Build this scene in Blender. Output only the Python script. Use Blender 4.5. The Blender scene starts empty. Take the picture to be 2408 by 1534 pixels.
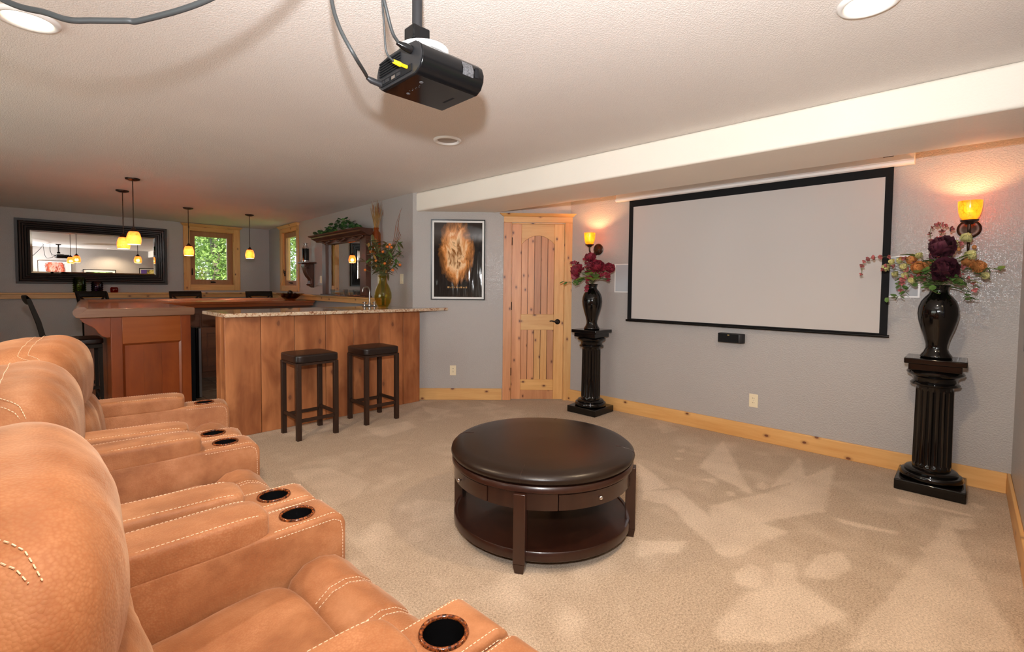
import bpy, bmesh, math, random
from mathutils import Vector, Matrix, noise
random.seed(7)
SC = bpy.context.scene
COL = SC.collection
PI = math.pi
R = math.radians

# ---------------------------------------------------------------- camera
CAMZ = 1.312
yaw, pit, rol = R(43.66), R(2.36), R(-0.58)
FPX, CYPX = 1124.14, 720.67
fw = Vector((math.cos(yaw)*math.cos(pit), math.sin(yaw)*math.cos(pit), -math.sin(pit)))
rt = Vector((math.sin(yaw), -math.cos(yaw), 0))
dn = fw.cross(rt)
rt2 = rt*math.cos(rol)+dn*math.sin(rol)
dn2 = -rt*math.sin(rol)+dn*math.cos(rol)
cam_d = bpy.data.cameras.new('camera')
cam = bpy.data.objects.new('camera', cam_d)
COL.objects.link(cam)
mw = Matrix.Identity(4)
for i in range(3):
    mw[i][0] = rt2[i]; mw[i][1] = -dn2[i]; mw[i][2] = -fw[i]
mw[0][3], mw[1][3], mw[2][3] = 0, 0, CAMZ
cam.matrix_world = mw
cam_d.sensor_fit = 'HORIZONTAL'
cam_d.sensor_width = 36
cam_d.lens = FPX/2408*36
cam_d.shift_y = -(767-CYPX)/2408
cam_d.clip_start = 0.02
cam_d.clip_end = 200
SC.camera = cam

# ---------------------------------------------------------------- world, sun, flash, exposure
SC.view_settings.view_transform = 'Standard'
SC.view_settings.look = 'None'
SC.view_settings.exposure = 0.0
SC.view_settings.gamma = 1.0
SC.view_settings.use_curve_mapping = False
W = bpy.data.worlds.new('sky')
SC.world = W
W.use_nodes = True
W.node_tree.nodes['Background'].inputs[0].default_value = (0.80, 0.90, 1.0, 1)
W.node_tree.nodes['Background'].inputs[1].default_value = 3.0

def lamp(name, kind, loc, power, color, **kw):
    d = bpy.data.lights.new(name, kind)
    d.energy = power
    d.color = color
    for k, v in kw.items():
        setattr(d, k, v)
    o = bpy.data.objects.new(name, d)
    o.location = loc
    COL.objects.link(o)
    return o

def aim(o, d):
    o.rotation_euler = Vector(d).to_track_quat('-Z', 'Y').to_euler()

sun = lamp('sun', 'SUN', (0, 0, 20), 15.0, (1.0, 0.95, 0.85), angle=R(1.0))
aim(sun, (0.04, 0.75, -0.65))
WARM = (1.0, 0.70, 0.40)
# the photographer's flash head sits a hand above the lens and is tipped up towards the ceiling
flash = lamp('camera_flash', 'SPOT', (0.0, 0.05, 1.58), 385, (0.96, 0.98, 1.0), shadow_soft_size=0.032, spot_size=R(152), spot_blend=1.0)
aim(flash, (0.75, 0.62, 0.34))
# added fill light, shining in through made-up glass doors behind the seats
fill_lamp = lamp('added_fill_light', 'AREA', (-2.85, 3.2, 1.15), 60, (1.0, 0.90, 0.78), shape='RECTANGLE', size=3.4, size_y=2.0)
aim(fill_lamp, (1, 0.05, 0))

# ---------------------------------------------------------------- helpers
def link(o, parent=None):
    COL.objects.link(o)
    if parent is not None:
        o.parent = parent
    return o

def tag(o, label=None, cat=None, group=None, kind=None):
    if label: o['label'] = label
    if cat: o['category'] = cat
    if group: o['group'] = group
    if kind: o['kind'] = kind
    return o

def thing(name, label, cat, loc=(0, 0, 0), rz=0, group=None, kind=None):
    o = bpy.data.objects.new(name, None)
    o.empty_display_size = 0.1
    o.location = loc
    o.rotation_euler = (0, 0, rz)
    link(o)
    return tag(o, label, cat, group, kind)

class MB:
    def __init__(s):
        s.v = []; s.f = []
    def add(s, vs, fs):
        o = len(s.v)
        s.v += [tuple(v) for v in vs]
        s.f += [tuple(i+o for i in f) for f in fs]
        return s
    def box(s, x0, x1, y0, y1, z0, z1):
        return s.add([(x0, y0, z0), (x1, y0, z0), (x1, y1, z0), (x0, y1, z0), (x0, y0, z1), (x1, y0, z1), (x1, y1, z1), (x0, y1, z1)],
                     [(0, 3, 2, 1), (4, 5, 6, 7), (0, 1, 5, 4), (1, 2, 6, 5), (2, 3, 7, 6), (3, 0, 4, 7)])
    def prism(s, poly, axis, a, b):
        n = len(poly)
        def P(p, t):
            return {'z': (p[0], p[1], t), 'y': (p[0], t, p[1]), 'x': (t, p[0], p[1])}[axis]
        return s.add([P(p, a) for p in poly]+[P(p, b) for p in poly],
                     [tuple(range(n))[::-1], tuple(range(n, 2*n))]+[(i, (i+1) % n, n+(i+1) % n, n+i) for i in range(n)])
    def lathe(s, prof, seg=32, c=(0, 0, 0), rfn=None):
        vs = []; fs = []
        n = len(prof)
        for i in range(seg):
            a = 2*PI*i/seg
            for r, z in prof:
                rr = rfn(r, z, a) if rfn else r
                vs.append((c[0]+rr*math.cos(a), c[1]+rr*math.sin(a), c[2]+z))
        for i in range(seg):
            j = (i+1) % seg
            for k in range(n-1):
                fs.append((i*n+k, j*n+k, j*n+k+1, i*n+k+1))
        if prof[0][0] > 1e-6 and s._cap: fs.append(tuple(i*n for i in range(seg))[::-1])
        if prof[-1][0] > 1e-6 and s._cap: fs.append(tuple(i*n+n-1 for i in range(seg)))
        return s.add(vs, fs)
    _cap = True
    def tube(s, pts, r, seg=8, cap=True):
        pts = [Vector(p) for p in pts]
        n = len(pts)
        rs = r if isinstance(r, (list, tuple)) else [r]*n
        t = (pts[1]-pts[0]).normalized()
        u = t.orthogonal().normalized()
        vs = []; fs = []
        for i, p in enumerate(pts):
            tt = (pts[min(i+1, n-1)]-pts[max(i-1, 0)])
            tt = tt.normalized() if tt.length > 1e-9 else t
            u = (u-tt*u.dot(tt))
            u = u.normalized() if u.length > 1e-6 else tt.orthogonal().normalized()
            w = tt.cross(u)
            for k in range(seg):
                a = 2*PI*k/seg
                vs.append(p+(u*math.cos(a)+w*math.sin(a))*rs[i])
        for i in range(n-1):
            for k in range(seg):
                k2 = (k+1) % seg
                fs.append((i*seg+k, i*seg+k2, (i+1)*seg+k2, (i+1)*seg+k))
        if cap:
            fs.append(tuple(range(seg))[::-1]); fs.append(tuple((n-1)*seg+k for k in range(seg)))
        return s.add(vs, fs)
    def torus(s, c, Rr, r, seg=32, k=8, sx=1, sy=1):
        vs = []; fs = []
        for i in range(seg):
            a = 2*PI*i/seg
            for j in range(k):
                b = 2*PI*j/k
                q = Rr+r*math.cos(b)
                vs.append((c[0]+q*math.cos(a)*sx, c[1]+q*math.sin(a)*sy, c[2]+r*math.sin(b)))
        for i in range(seg):
            for j in range(k):
                fs.append((i*k+j, ((i+1) % seg)*k+j, ((i+1) % seg)*k+(j+1) % k, i*k+(j+1) % k))
        return s.add(vs, fs)
    def ell(s, c, rx, ry, rz, seg=12, rings=8):
        vs = [(c[0], c[1], c[2]-rz)]; fs = []
        for i in range(1, rings):
            b = -PI/2+PI*i/rings
            for k in range(seg):
                a = 2*PI*k/seg
                vs.append((c[0]+rx*math.cos(b)*math.cos(a), c[1]+ry*math.cos(b)*math.sin(a), c[2]+rz*math.sin(b)))
        vs.append((c[0], c[1], c[2]+rz))
        for k in range(seg):
            fs.append((0, 1+(k+1) % seg, 1+k))
            for i in range(rings-2):
                a = 1+i*seg
                fs.append((a+k, a+(k+1) % seg, a+seg+(k+1) % seg, a+seg+k))
            a = 1+(rings-2)*seg
            fs.append((a+k, a+(k+1) % seg, len(vs)-1))
        return s.add(vs, fs)
    def grid(s, fn, nu, nv, cap=False):
        vs = [fn(i/(nu-1), j/(nv-1)) for i in range(nu) for j in range(nv)]
        fs = [(i*nv+j, (i+1)*nv+j, (i+1)*nv+j+1, i*nv+j+1) for i in range(nu-1) for j in range(nv-1)]
        return s.add(vs, fs)
    def ring(s, x0, x1, z0, z1, w, yf, yb, yf2=None):
        """mitred rectangular frame in the xz plane, front at y=yf (outer edge) to yf2 (inner edge), back at yb"""
        yf2 = yf if yf2 is None else yf2
        O = [(x0, z0), (x1, z0), (x1, z1), (x0, z1)]
        I = [(x0+w, z0+w), (x1-w, z0+w), (x1-w, z1-w), (x0+w, z1-w)]
        vs = [(x, yf, z) for x, z in O]+[(x, yf2, z) for x, z in I]+[(x, yb, z) for x, z in O]+[(x, yb, z) for x, z in I]
        fs = []
        for i in range(4):
            j = (i+1) % 4
            fs += [(i, j, 4+j, 4+i), (8+i, 12+i, 12+j, 8+j), (i, 8+i, 8+j, j), (4+i, 4+j, 12+j, 12+i)]
        return s.add(vs, fs)
    def pillow(s, c, size, e=4.0, n=10, fn=None):
        """rounded (superelliptic) cushion"""
        idx = {}
        vs = []; fs = []
        def V(p):
            k = tuple(round(q, 5) for q in p)
            if k not in idx:
                idx[k] = len(vs)
                m = sum(abs(q)**e for q in p)**(1/e)
                q = [p[i]/m for i in range(3)]
                P = Vector((c[0]+q[0]*size[0]/2, c[1]+q[1]*size[1]/2, c[2]+q[2]*size[2]/2))
                if fn: P = fn(P, Vector(q))
                vs.append(P)
            return idx[k]
        for ax in range(3):
            for sg in (-1, 1):
                for i in range(n):
                    for j in range(n):
                        q = []
                        for (a, b) in ((i, j), (i+1, j), (i+1, j+1), (i, j+1)):
                            p = [0, 0, 0]
                            p[ax] = sg
                            p[(ax+1) % 3] = math.sin((-1+2*a/n)*PI/2)*.35+(-1+2*a/n)*.65
                            p[(ax+2) % 3] = math.sin((-1+2*b/n)*PI/2)*.35+(-1+2*b/n)*.65
                            q.append(V(p))
                        fs.append(tuple(q) if sg > 0 else tuple(q[::-1]))
        return s.add(vs, fs)
    def mesh(s, name, m, smooth=0, uvless=True):
        me = bpy.data.meshes.new(name)
        me.from_pydata(s.v, [], s.f)
        bm = bmesh.new(); bm.from_mesh(me)
        bmesh.ops.recalc_face_normals(bm, faces=bm.faces)
        bm.to_mesh(me); bm.free()
        if m is not None:
            me.materials.append(m)
        if smooth:
            me.polygons.foreach_set('use_smooth', [True]*len(me.polygons))
            if smooth < 180:
                me.set_sharp_from_angle(angle=R(smooth))
        me.update()
        return me
    def build(s, name, m, parent=None, smooth=0, bevel=0, seg=2, loc=None, rot=None):
        o = bpy.data.objects.new(name, s.mesh(name, m, smooth or (40 if bevel else 0)))
        link(o, parent)
        if loc: o.location = loc
        if rot: o.rotation_euler = rot
        if bevel:
            b = o.modifiers.new('bevel', 'BEVEL')
            b.width = bevel; b.segments = seg; b.limit_method = 'ANGLE'; b.angle_limit = R(35)
            b.harden_normals = False
        return o

def inst(me, name, parent, loc=(0, 0, 0), rot=(0, 0, 0), sc=(1, 1, 1)):
    o = bpy.data.objects.new(name, me)
    link(o, parent)
    o.location = loc; o.rotation_euler = rot
    o.scale = sc if isinstance(sc, (tuple, list)) else (sc, sc, sc)
    return o

def copy_tree(o, parent=None):
    c = o.copy()
    COL.objects.link(c)
    c.parent = parent
    for ch in list(o.children):
        copy_tree(ch, c)
    return c

def zdir(d):
    return Vector(d).to_track_quat('Z', 'Y').to_euler()

# wall frames: local x runs to the right along the wall as seen from the room, local -y points into the room
DC = 5.4923/math.sqrt(2)
FRAMES = {
    'front': ((4.443, 0, 0), -PI/2),
    'corner': ((DC, DC, 0), -PI/4),
    'bar': ((3.17, 4.597, 0), math.atan2(-(9.87-4.597), -(3.484-3.17))),
    'back': ((0, 9.87, 0), 0.0),
    'right': ((0, -0.24, 0), PI),
    'left': ((-2.6, 0, 0), PI/2),
}
def at(fr, x, y=0.0, z=0.0):
    (ox, oy, oz), a = FRAMES[fr]
    return (ox+x*math.cos(a)-y*math.sin(a), oy+x*math.sin(a)+y*math.cos(a), z)
def on_wall(name, label, cat, fr, x, z=0.0, y=0.0, group=None, kind=None):
    return thing(name, label, cat, at(fr, x, y, z), FRAMES[fr][1], group, kind)
# ---------------------------------------------------------------- materials
def new_mat(name):
    m = bpy.data.materials.new(name)
    m.use_nodes = True
    t = m.node_tree
    return m, t, t.nodes['Principled BSDF']

def nd(t, kind, ins=None, **props):
    n = t.nodes.new(kind)
    for k, v in props.items():
        setattr(n, k, v)
    for k, v in (ins or {}).items():
        s = n.inputs[k]
        if isinstance(v, bpy.types.NodeSocket):
            t.links.new(v, s)
        else:
            s.default_value = v
    return n

def c4(c):
    return (c[0], c[1], c[2], 1.0)

def ramp(t, fac, stops, interp='LINEAR'):
    n = nd(t, 'ShaderNodeValToRGB', {'Fac': fac})
    cr = n.color_ramp
    cr.interpolation = interp
    while len(cr.elements) < len(stops):
        cr.elements.new(0.5)
    for e, (p, c) in zip(cr.elements, stops):
        e.position = p
        e.color = c4(c) if not isinstance(c, (int, float)) else (c, c, c, 1)
    return n.outputs['Color']

def mixc(t, fac, a, b, mode='MIX'):
    n = nd(t, 'ShaderNodeMixRGB', {'Fac': fac}, blend_type=mode)
    for k, v in (('Color1', a), ('Color2', b)):
        if isinstance(v, bpy.types.NodeSocket):
            t.links.new(v, n.inputs[k])
        else:
            n.inputs[k].default_value = c4(v)
    return n.outputs['Color']

def math_n(t, op, a, b=None, clamp=False):
    n = nd(t, 'ShaderNodeMath', operation=op, use_clamp=clamp)
    for i, v in enumerate((a, b)):
        if v is None: continue
        if isinstance(v, bpy.types.NodeSocket):
            t.links.new(v, n.inputs[i])
        else:
            n.inputs[i].default_value = v
    return n.outputs[0]

def coords(t, scale=(1, 1, 1), rnd=True):
    tc = nd(t, 'ShaderNodeTexCoord')
    v = tc.outputs['Object']
    if rnd:
        oi = nd(t, 'ShaderNodeObjectInfo')
        k = math_n(t, 'MULTIPLY', oi.outputs['Random'], 37.0)
        v = nd(t, 'ShaderNodeVectorMath', {0: v, 1: k}, operation='ADD').outputs[0]
    return nd(t, 'ShaderNodeMapping', {'Vector': v, 'Scale': scale}).outputs[0]

def bump(t, bs, h, strength, dist):
    b = nd(t, 'ShaderNodeBump', {'Height': h, 'Strength': strength, 'Distance': dist})
    t.links.new(b.outputs[0], bs.inputs['Normal'])

def plain(name, col, rough=0.5, metal=0.0, spec=0.5, coat=0.0, var=0.0, vscale=8.0, bmp=0.0, bscale=60.0):
    m, t, b = new_mat(name)
    b.inputs['Base Color'].default_value = c4(col)
    b.inputs['Roughness'].default_value = rough
    b.inputs['Metallic'].default_value = metal
    b.inputs['Specular IOR Level'].default_value = spec
    if coat:
        b.inputs['Coat Weight'].default_value = coat
        b.inputs['Coat Roughness'].default_value = 0.05
    if var:
        v = coords(t)
        n = nd(t, 'ShaderNodeTexNoise', {'Vector': v, 'Scale': vscale, 'Detail': 4.0})
        c = ramp(t, n.outputs['Fac'], [(0.3, tuple(x*(1-var) for x in col)), (0.7, tuple(min(1, x*(1+var)) for x in col))])
        t.links.new(c, b.inputs['Base Color'])
    if bmp:
        v = coords(t)
        n = nd(t, 'ShaderNodeTexNoise', {'Vector': v, 'Scale': bscale, 'Detail': 3.0})
        bump(t, b, n.outputs['Fac'], bmp, 0.002)
    return m

def wood(name, light, dark, axis='z', grain=1.0, rough=0.4, knots=0.0, knot_col=(0.16, 0.05, 0.02), coat=0.0, stripe=1.0, plank_var=0.15, kscale=4.6, mottle=0.0, spec=0.5):
    m, t, b = new_mat(name)
    st = {'x': (0.09, 1, 1), 'y': (1, 0.09, 1), 'z': (1, 1, 0.09)}[axis]
    v = coords(t, st)
    wob = nd(t, 'ShaderNodeTexNoise', {'Vector': v, 'Scale': 5.0*grain, 'Detail': 2.0})
    v2 = nd(t, 'ShaderNodeVectorMath', {0: v, 1: wob.outputs['Color']}, operation='MULTIPLY_ADD')
    v2.inputs[1].default_value = (1, 1, 1)
    t.links.new(v, v2.inputs[0]); 
    sc = nd(t, 'ShaderNodeVectorMath', {0: wob.outputs['Color']}, operation='SCALE')
    sc.inputs['Scale'].default_value = 0.06/grain
    vv = nd(t, 'ShaderNodeVectorMath', {0: v, 1: sc.outputs[0]}, operation='ADD').outputs[0]
    t.nodes.remove(v2)
    n1 = nd(t, 'ShaderNodeTexNoise', {'Vector': vv, 'Scale': 34.0*grain, 'Detail': 5.0, 'Roughness': 0.6})
    n2 = nd(t, 'ShaderNodeTexNoise', {'Vector': vv, 'Scale': 7.0*grain, 'Detail': 2.0})
    f = math_n(t, 'ADD', math_n(t, 'MULTIPLY', n1.outputs['Fac'], 0.5*stripe), math_n(t, 'MULTIPLY', n2.outputs['Fac'], 1.0-0.5*stripe))
    c = ramp(t, f, [(0.36, dark), (0.62, light)])
    if mottle:
        mv = coords(t, {'x': (0.4, 1, 1), 'y': (1, 0.4, 1), 'z': (1, 1, 0.4)}[axis])
        mn = nd(t, 'ShaderNodeTexNoise', {'Vector': mv, 'Scale': 6.0, 'Detail': 3.0, 'Distortion': 0.8})
        mf = ramp(t, mn.outputs['Fac'], [(0.35, (1-mottle, 1-mottle*1.2, 1-mottle*1.3)), (0.65, (1, 1, 1))])
        c = mixc(t, 1.0, c, mf, 'MULTIPLY')
    if plank_var:
        oi = nd(t, 'ShaderNodeObjectInfo')
        k = math_n(t, 'ADD', math_n(t, 'MULTIPLY', oi.outputs['Random'], plank_var*2), 1.0-plank_var)
        cb = nd(t, 'ShaderNodeCombineColor', {0: k, 1: k, 2: k}).outputs[0]
        c = mixc(t, 1.0, c, cb, 'MULTIPLY')
    if knots:
        ks = {'x': (0.6, 0, 1), 'y': (1, 0.6, 0), 'z': (1, 0, 0.6)}[axis]
        kv = coords(t, ks)
        sx = nd(t, 'ShaderNodeSeparateXYZ', {0: kv})
        kv = nd(t, 'ShaderNodeCombineXYZ', {0: sx.outputs[0], 1: sx.outputs[2]}).outputs[0]
        vo = nd(t, 'ShaderNodeTexVoronoi', voronoi_dimensions='2D', ins={'Vector': kv, 'Scale': kscale, 'Randomness': 1.0})
        wn = nd(t, 'ShaderNodeTexNoise', {'Vector': kv, 'Scale': 30.0})
        d = math_n(t, 'ADD', vo.outputs['Distance'], math_n(t, 'MULTIPLY', wn.outputs['Fac'], 0.05))
        kf = ramp(t, d, [(0.045*knots+0.025, (1, 1, 1)), (0.06*knots+0.033, (0.35, 0.35, 0.35)), (0.12*knots+0.05, (0, 0, 0))])
        c = mixc(t, kf, c, knot_col)
    t.links.new(c, b.inputs['Base Color'])
    b.inputs['Roughness'].default_value = rough
    b.inputs['Specular IOR Level'].default_value = spec
    if coat:
        b.inputs['Coat Weight'].default_value = coat
        b.inputs['Coat Roughness'].default_value = 0.08
    bump(t, b, n1.outputs['Fac'], 0.08, 0.002)
    return m

def paint(name, col, rough, bscale, bstr, spec=0.4):
    """sprayed and knocked-down plaster under semi-gloss paint"""
    m, t, b = new_mat(name)
    v = coords(t, rnd=False)
    n = nd(t, 'ShaderNodeTexNoise', {'Vector': v, 'Scale': bscale, 'Detail': 3.0, 'Roughness': 0.55})
    h = ramp(t, n.outputs['Fac'], [(0.42, 0.0), (0.6, 1.0)])
    n2 = nd(t, 'ShaderNodeTexNoise', {'Vector': v, 'Scale': 1.2, 'Detail': 2.0})
    c = ramp(t, n2.outputs['Fac'], [(0.3, tuple(x*0.97 for x in col)), (0.7, tuple(min(1, x*1.03) for x in col))])
    t.links.new(c, b.inputs['Base Color'])
    b.inputs['Roughness'].default_value = rough
    b.inputs['Specular IOR Level'].default_value = spec
    bump(t, b, h, bstr, 0.004)
    return m

M = {}
M['wall'] = paint('grey_wall_paint', (0.43, 0.398, 0.38), 0.30, 95, 0.42, 0.5)
M['ceil'] = paint('ceiling_paint', (0.78, 0.725, 0.685), 0.6, 150, 0.35, 0.3)
M['beam'] = paint('cream_beam_paint', (0.86, 0.80, 0.71), 0.6, 90, 0.12, 0.3)
M['pine'] = wood('knotty_pine_upright', (0.74, 0.42, 0.160), (0.60, 0.285, 0.085), 'z', 1.0, 0.42, 0.75, plank_var=0.10, kscale=5.5)
M['pine_x'] = wood('knotty_pine_level', (0.76, 0.445, 0.170), (0.63, 0.315, 0.098), 'x', 1.0, 0.42, 0.75, plank_var=0.08, kscale=5.0)
M['alder'] = wood('pink_alder', (0.64, 0.30, 0.135), (0.49, 0.20, 0.08), 'z', 1.0, 0.42, 0.85, plank_var=0.16, kscale=6.0)
M['sash'] = wood('sash_wood', (0.42, 0.19, 0.075), (0.33, 0.14, 0.05), 'z', 1.0, 0.4, plank_var=0.05)
M['plank'] = wood('rough_alder_plank', (0.63, 0.255, 0.098), (0.42, 0.142, 0.049), 'z', 0.8, 0.45, 0.7, (0.20, 0.07, 0.03), coat=0.12, stripe=0.6, plank_var=0.14, kscale=3.0, mottle=0.42)
M['cherry'] = wood('cherry_upright', (0.33, 0.070, 0.012), (0.23, 0.042, 0.007), 'z', 0.7, 0.32, plank_var=0.10, coat=0.2, stripe=0.5, mottle=0.25)
M['cherry_x'] = wood('cherry_level', (0.36, 0.090, 0.018), (0.26, 0.056, 0.010), 'x', 0.7, 0.25, plank_var=0.05, coat=0.5, stripe=0.6)
M['bar_rail'] = wood('bar_rail_walnut', (0.33, 0.17, 0.10), (0.24, 0.11, 0.06), 'x', 0.8, 0.3, plank_var=0.05, coat=0.4)
M['dark_cab'] = wood('dark_cabinet', (0.16, 0.06, 0.025), (0.10, 0.035, 0.015), 'x', 0.8, 0.4, plank_var=0.1)
M['espresso'] = wood('espresso_wood', (0.034, 0.011, 0.006), (0.020, 0.006, 0.0035), 'z', 0.8, 0.30, plank_var=0.05, coat=0.2)
M['stool_wood'] = wood('stool_dark_wood', (0.036, 0.017, 0.010), (0.024, 0.011, 0.0065), 'z', 0.8, 0.48, plank_var=0.08, spec=0.3)
M['chair_wood'] = wood('chair_black_wood', (0.014, 0.009, 0.006), (0.009, 0.006, 0.004), 'z', 0.8, 0.5, plank_var=0.08, spec=0.15)
M['hutch'] = wood('mahogany', (0.095, 0.032, 0.016), (0.055, 0.018, 0.010), 'z', 0.8, 0.38, plank_var=0.08)
M['brown_leather'] = plain('brown_leather', (0.015, 0.0075, 0.0045), 0.32, spec=0.4, bmp=0.12, bscale=180)
M['stool_leather'] = plain('stool_leather', (0.012, 0.006, 0.005), 0.36, spec=0.5, bmp=0.12, bscale=160)
M['black_gloss'] = plain('black_lacquer', (0.003, 0.0025, 0.0025), 0.09, spec=0.5)
M['black_plastic'] = plain('black_plastic', (0.004, 0.004, 0.0045), 0.22, spec=0.22)
M['grey_plastic'] = plain('dark_grey_plastic', (0.018, 0.018, 0.02), 0.45, spec=0.35)
M['black_matte'] = plain('black_matte', (0.006, 0.006, 0.007), 0.75, spec=0.2)
M['black_frame'] = plain('black_frame', (0.009, 0.008, 0.008), 0.3, spec=0.35)
M['cable'] = plain('grey_cable', (0.032, 0.035, 0.036), 0.5)
M['white'] = plain('white_enamel', (0.78, 0.76, 0.74), 0.35)
M['ivory'] = plain('ivory_plastic', (0.80, 0.70, 0.50), 0.35)
M['off_lens'] = plain('unlit_lens', (0.40, 0.36, 0.33), 0.4)
M['grille'] = plain('painted_grille', (0.44, 0.46, 0.49), 0.6)
M['screen'] = plain('matte_screen', (0.52, 0.485, 0.465), 0.75, spec=0.2)
M['chrome'] = plain('chrome', (0.75, 0.75, 0.76), 0.12, 1.0)
M['steel'] = plain('brushed_steel', (0.45, 0.44, 0.43), 0.3, 1.0)
M['bronze'] = plain('oil_rubbed_bronze', (0.055, 0.028, 0.018), 0.38, 0.7, var=0.4, vscale=30)
M['dark_bronze'] = plain('dark_bronze', (0.018, 0.013, 0.011), 0.35, 0.6)
M['yellow'] = plain('yellow_plug', (0.85, 0.55, 0.01), 0.4)
M['label'] = plain('silver_label', (0.075, 0.075, 0.08), 0.5, var=0.7, vscale=160)
M['mirror'] = plain('mirror_glass', (0.86, 0.87, 0.86), 0.0, 1.0)
M['gold'] = plain('gold', (0.7, 0.5, 0.2), 0.3, 1.0)
M['thread'] = plain('cream_thread', (0.82, 0.62, 0.45), 0.8)
M['mat_board'] = plain('white_mat_board', (0.75, 0.74, 0.72), 0.5)
M['silver_frame'] = plain('silver_frame', (0.55, 0.55, 0.56), 0.2, 1.0)

def suede(name):
    m, t, b = new_mat(name)
    v = coords(t, (1, 1, 1))
    n = nd(t, 'ShaderNodeTexNoise', {'Vector': v, 'Scale': 7.0, 'Detail': 5.0, 'Roughness': 0.62})
    c = ramp(t, n.outputs['Fac'], [(0.28, (0.22, 0.080, 0.030)), (0.5, (0.355, 0.148, 0.062)), (0.72, (0.48, 0.225, 0.108))])
    vo = nd(t, 'ShaderNodeTexVoronoi', {'Vector': v, 'Scale': 205.0})
    n3 = nd(t, 'ShaderNodeTexNoise', {'Vector': v, 'Scale': 4.0, 'Detail': 2.0})
    k = ramp(t, n3.outputs['Fac'], [(0.42, 0.0), (0.6, 1.0)])
    pe = ramp(t, vo.outputs['Distance'], [(0.25, 0.0), (0.75, 1.0)])
    f = math_n(t, 'MULTIPLY', math_n(t, 'MULTIPLY', pe, k), 0.55)
    c = mixc(t, f, c, (0.30, 0.10, 0.035))
    t.links.new(c, b.inputs['Base Color'])
    b.inputs['Roughness'].default_value = 0.58
    b.inputs['Specular IOR Level'].default_value = 0.35
    b.inputs['Sheen Weight'].default_value = 0.25
    b.inputs['Sheen Roughness'].default_value = 0.4
    b.inputs['Sheen Tint'].default_value = (1, 0.75, 0.55, 1)
    h = math_n(t, 'MULTIPLY', vo.outputs['Distance'], -1.0)
    bump(t, b, h, 0.35, 0.0015)
    return m
M['suede'] = suede('tan_suede_leather')

def burl():
    m, t, b = new_mat('burl_wood')
    v = coords(t)
    n = nd(t, 'ShaderNodeTexNoise', {'Vector': v, 'Scale': 90.0, 'Detail': 4.0, 'Distortion': 2.0})
    c = ramp(t, n.outputs['Fac'], [(0.38, (0.02, 0.008, 0.004)), (0.5, (0.13, 0.03, 0.008)), (0.65, (0.30, 0.085, 0.02))])
    t.links.new(c, b.inputs['Base Color'])
    b.inputs['Roughness'].default_value = 0.15
    return m
M['burl'] = burl()

def carpet():
    m, t, b = new_mat('beige_carpet')
    v = coords(t, rnd=False)
    a = nd(t, 'ShaderNodeAttribute', attribute_name='nap')
    n = nd(t, 'ShaderNodeTexNoise', {'Vector': v, 'Scale': 240.0, 'Detail': 3.0, 'Roughness': 0.8})
    n2 = nd(t, 'ShaderNodeTexNoise', {'Vector': v, 'Scale': 110.0, 'Detail': 2.0})
    f = math_n(t, 'ADD', math_n(t, 'MULTIPLY', n.outputs['Fac'], 0.62), math_n(t, 'MULTIPLY', n2.outputs['Fac'], 0.38))
    dk = ramp(t, f, [(0.34, (0.20, 0.135, 0.085)), (0.5, (0.47, 0.35, 0.245)), (0.66, (0.70, 0.55, 0.41))])
    lt = ramp(t, f, [(0.34, (0.38, 0.275, 0.19)), (0.5, (0.69, 0.545, 0.41)), (0.66, (0.88, 0.73, 0.57))])
    c = mixc(t, a.outputs['Fac'], dk, lt)
    t.links.new(c, b.inputs['Base Color'])
    b.inputs['Roughness'].default_value = 0.95
    b.inputs['Specular IOR Level'].default_value = 0.05
    b.inputs['Sheen Weight'].default_value = 0.15
    bump(t, b, n.outputs['Fac'], 0.7, 0.006)
    return m
M['carpet'] = carpet()

def granite():
    m, t, b = new_mat('pink_granite')
    v = coords(t)
    n = nd(t, 'ShaderNodeTexNoise', {'Vector': v, 'Scale': 38.0, 'Detail': 6.0, 'Roughness': 0.75, 'Distortion': 0.6})
    c = ramp(t, n.outputs['Fac'], [(0.30, (0.05, 0.035, 0.03)), (0.40, (0.30, 0.11, 0.05)), (0.48, (0.62, 0.45, 0.30)), (0.60, (0.72, 0.60, 0.46)), (0.72, (0.45, 0.33, 0.26))])
    vo = nd(t, 'ShaderNodeTexVoronoi', {'Vector': v, 'Scale': 120.0})
    f = ramp(t, vo.outputs['Distance'], [(0.12, 0.8), (0.22, 0.0)])
    c = mixc(t, f, c, (0.04, 0.03, 0.03))
    t.links.new(c, b.inputs['Base Color'])
    b.inputs['Roughness'].default_value = 0.07
    b.inputs['Coat Weight'].default_value = 0.4
    b.inputs['Coat Roughness'].default_value = 0.03
    return m
M['granite'] = granite()

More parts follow.
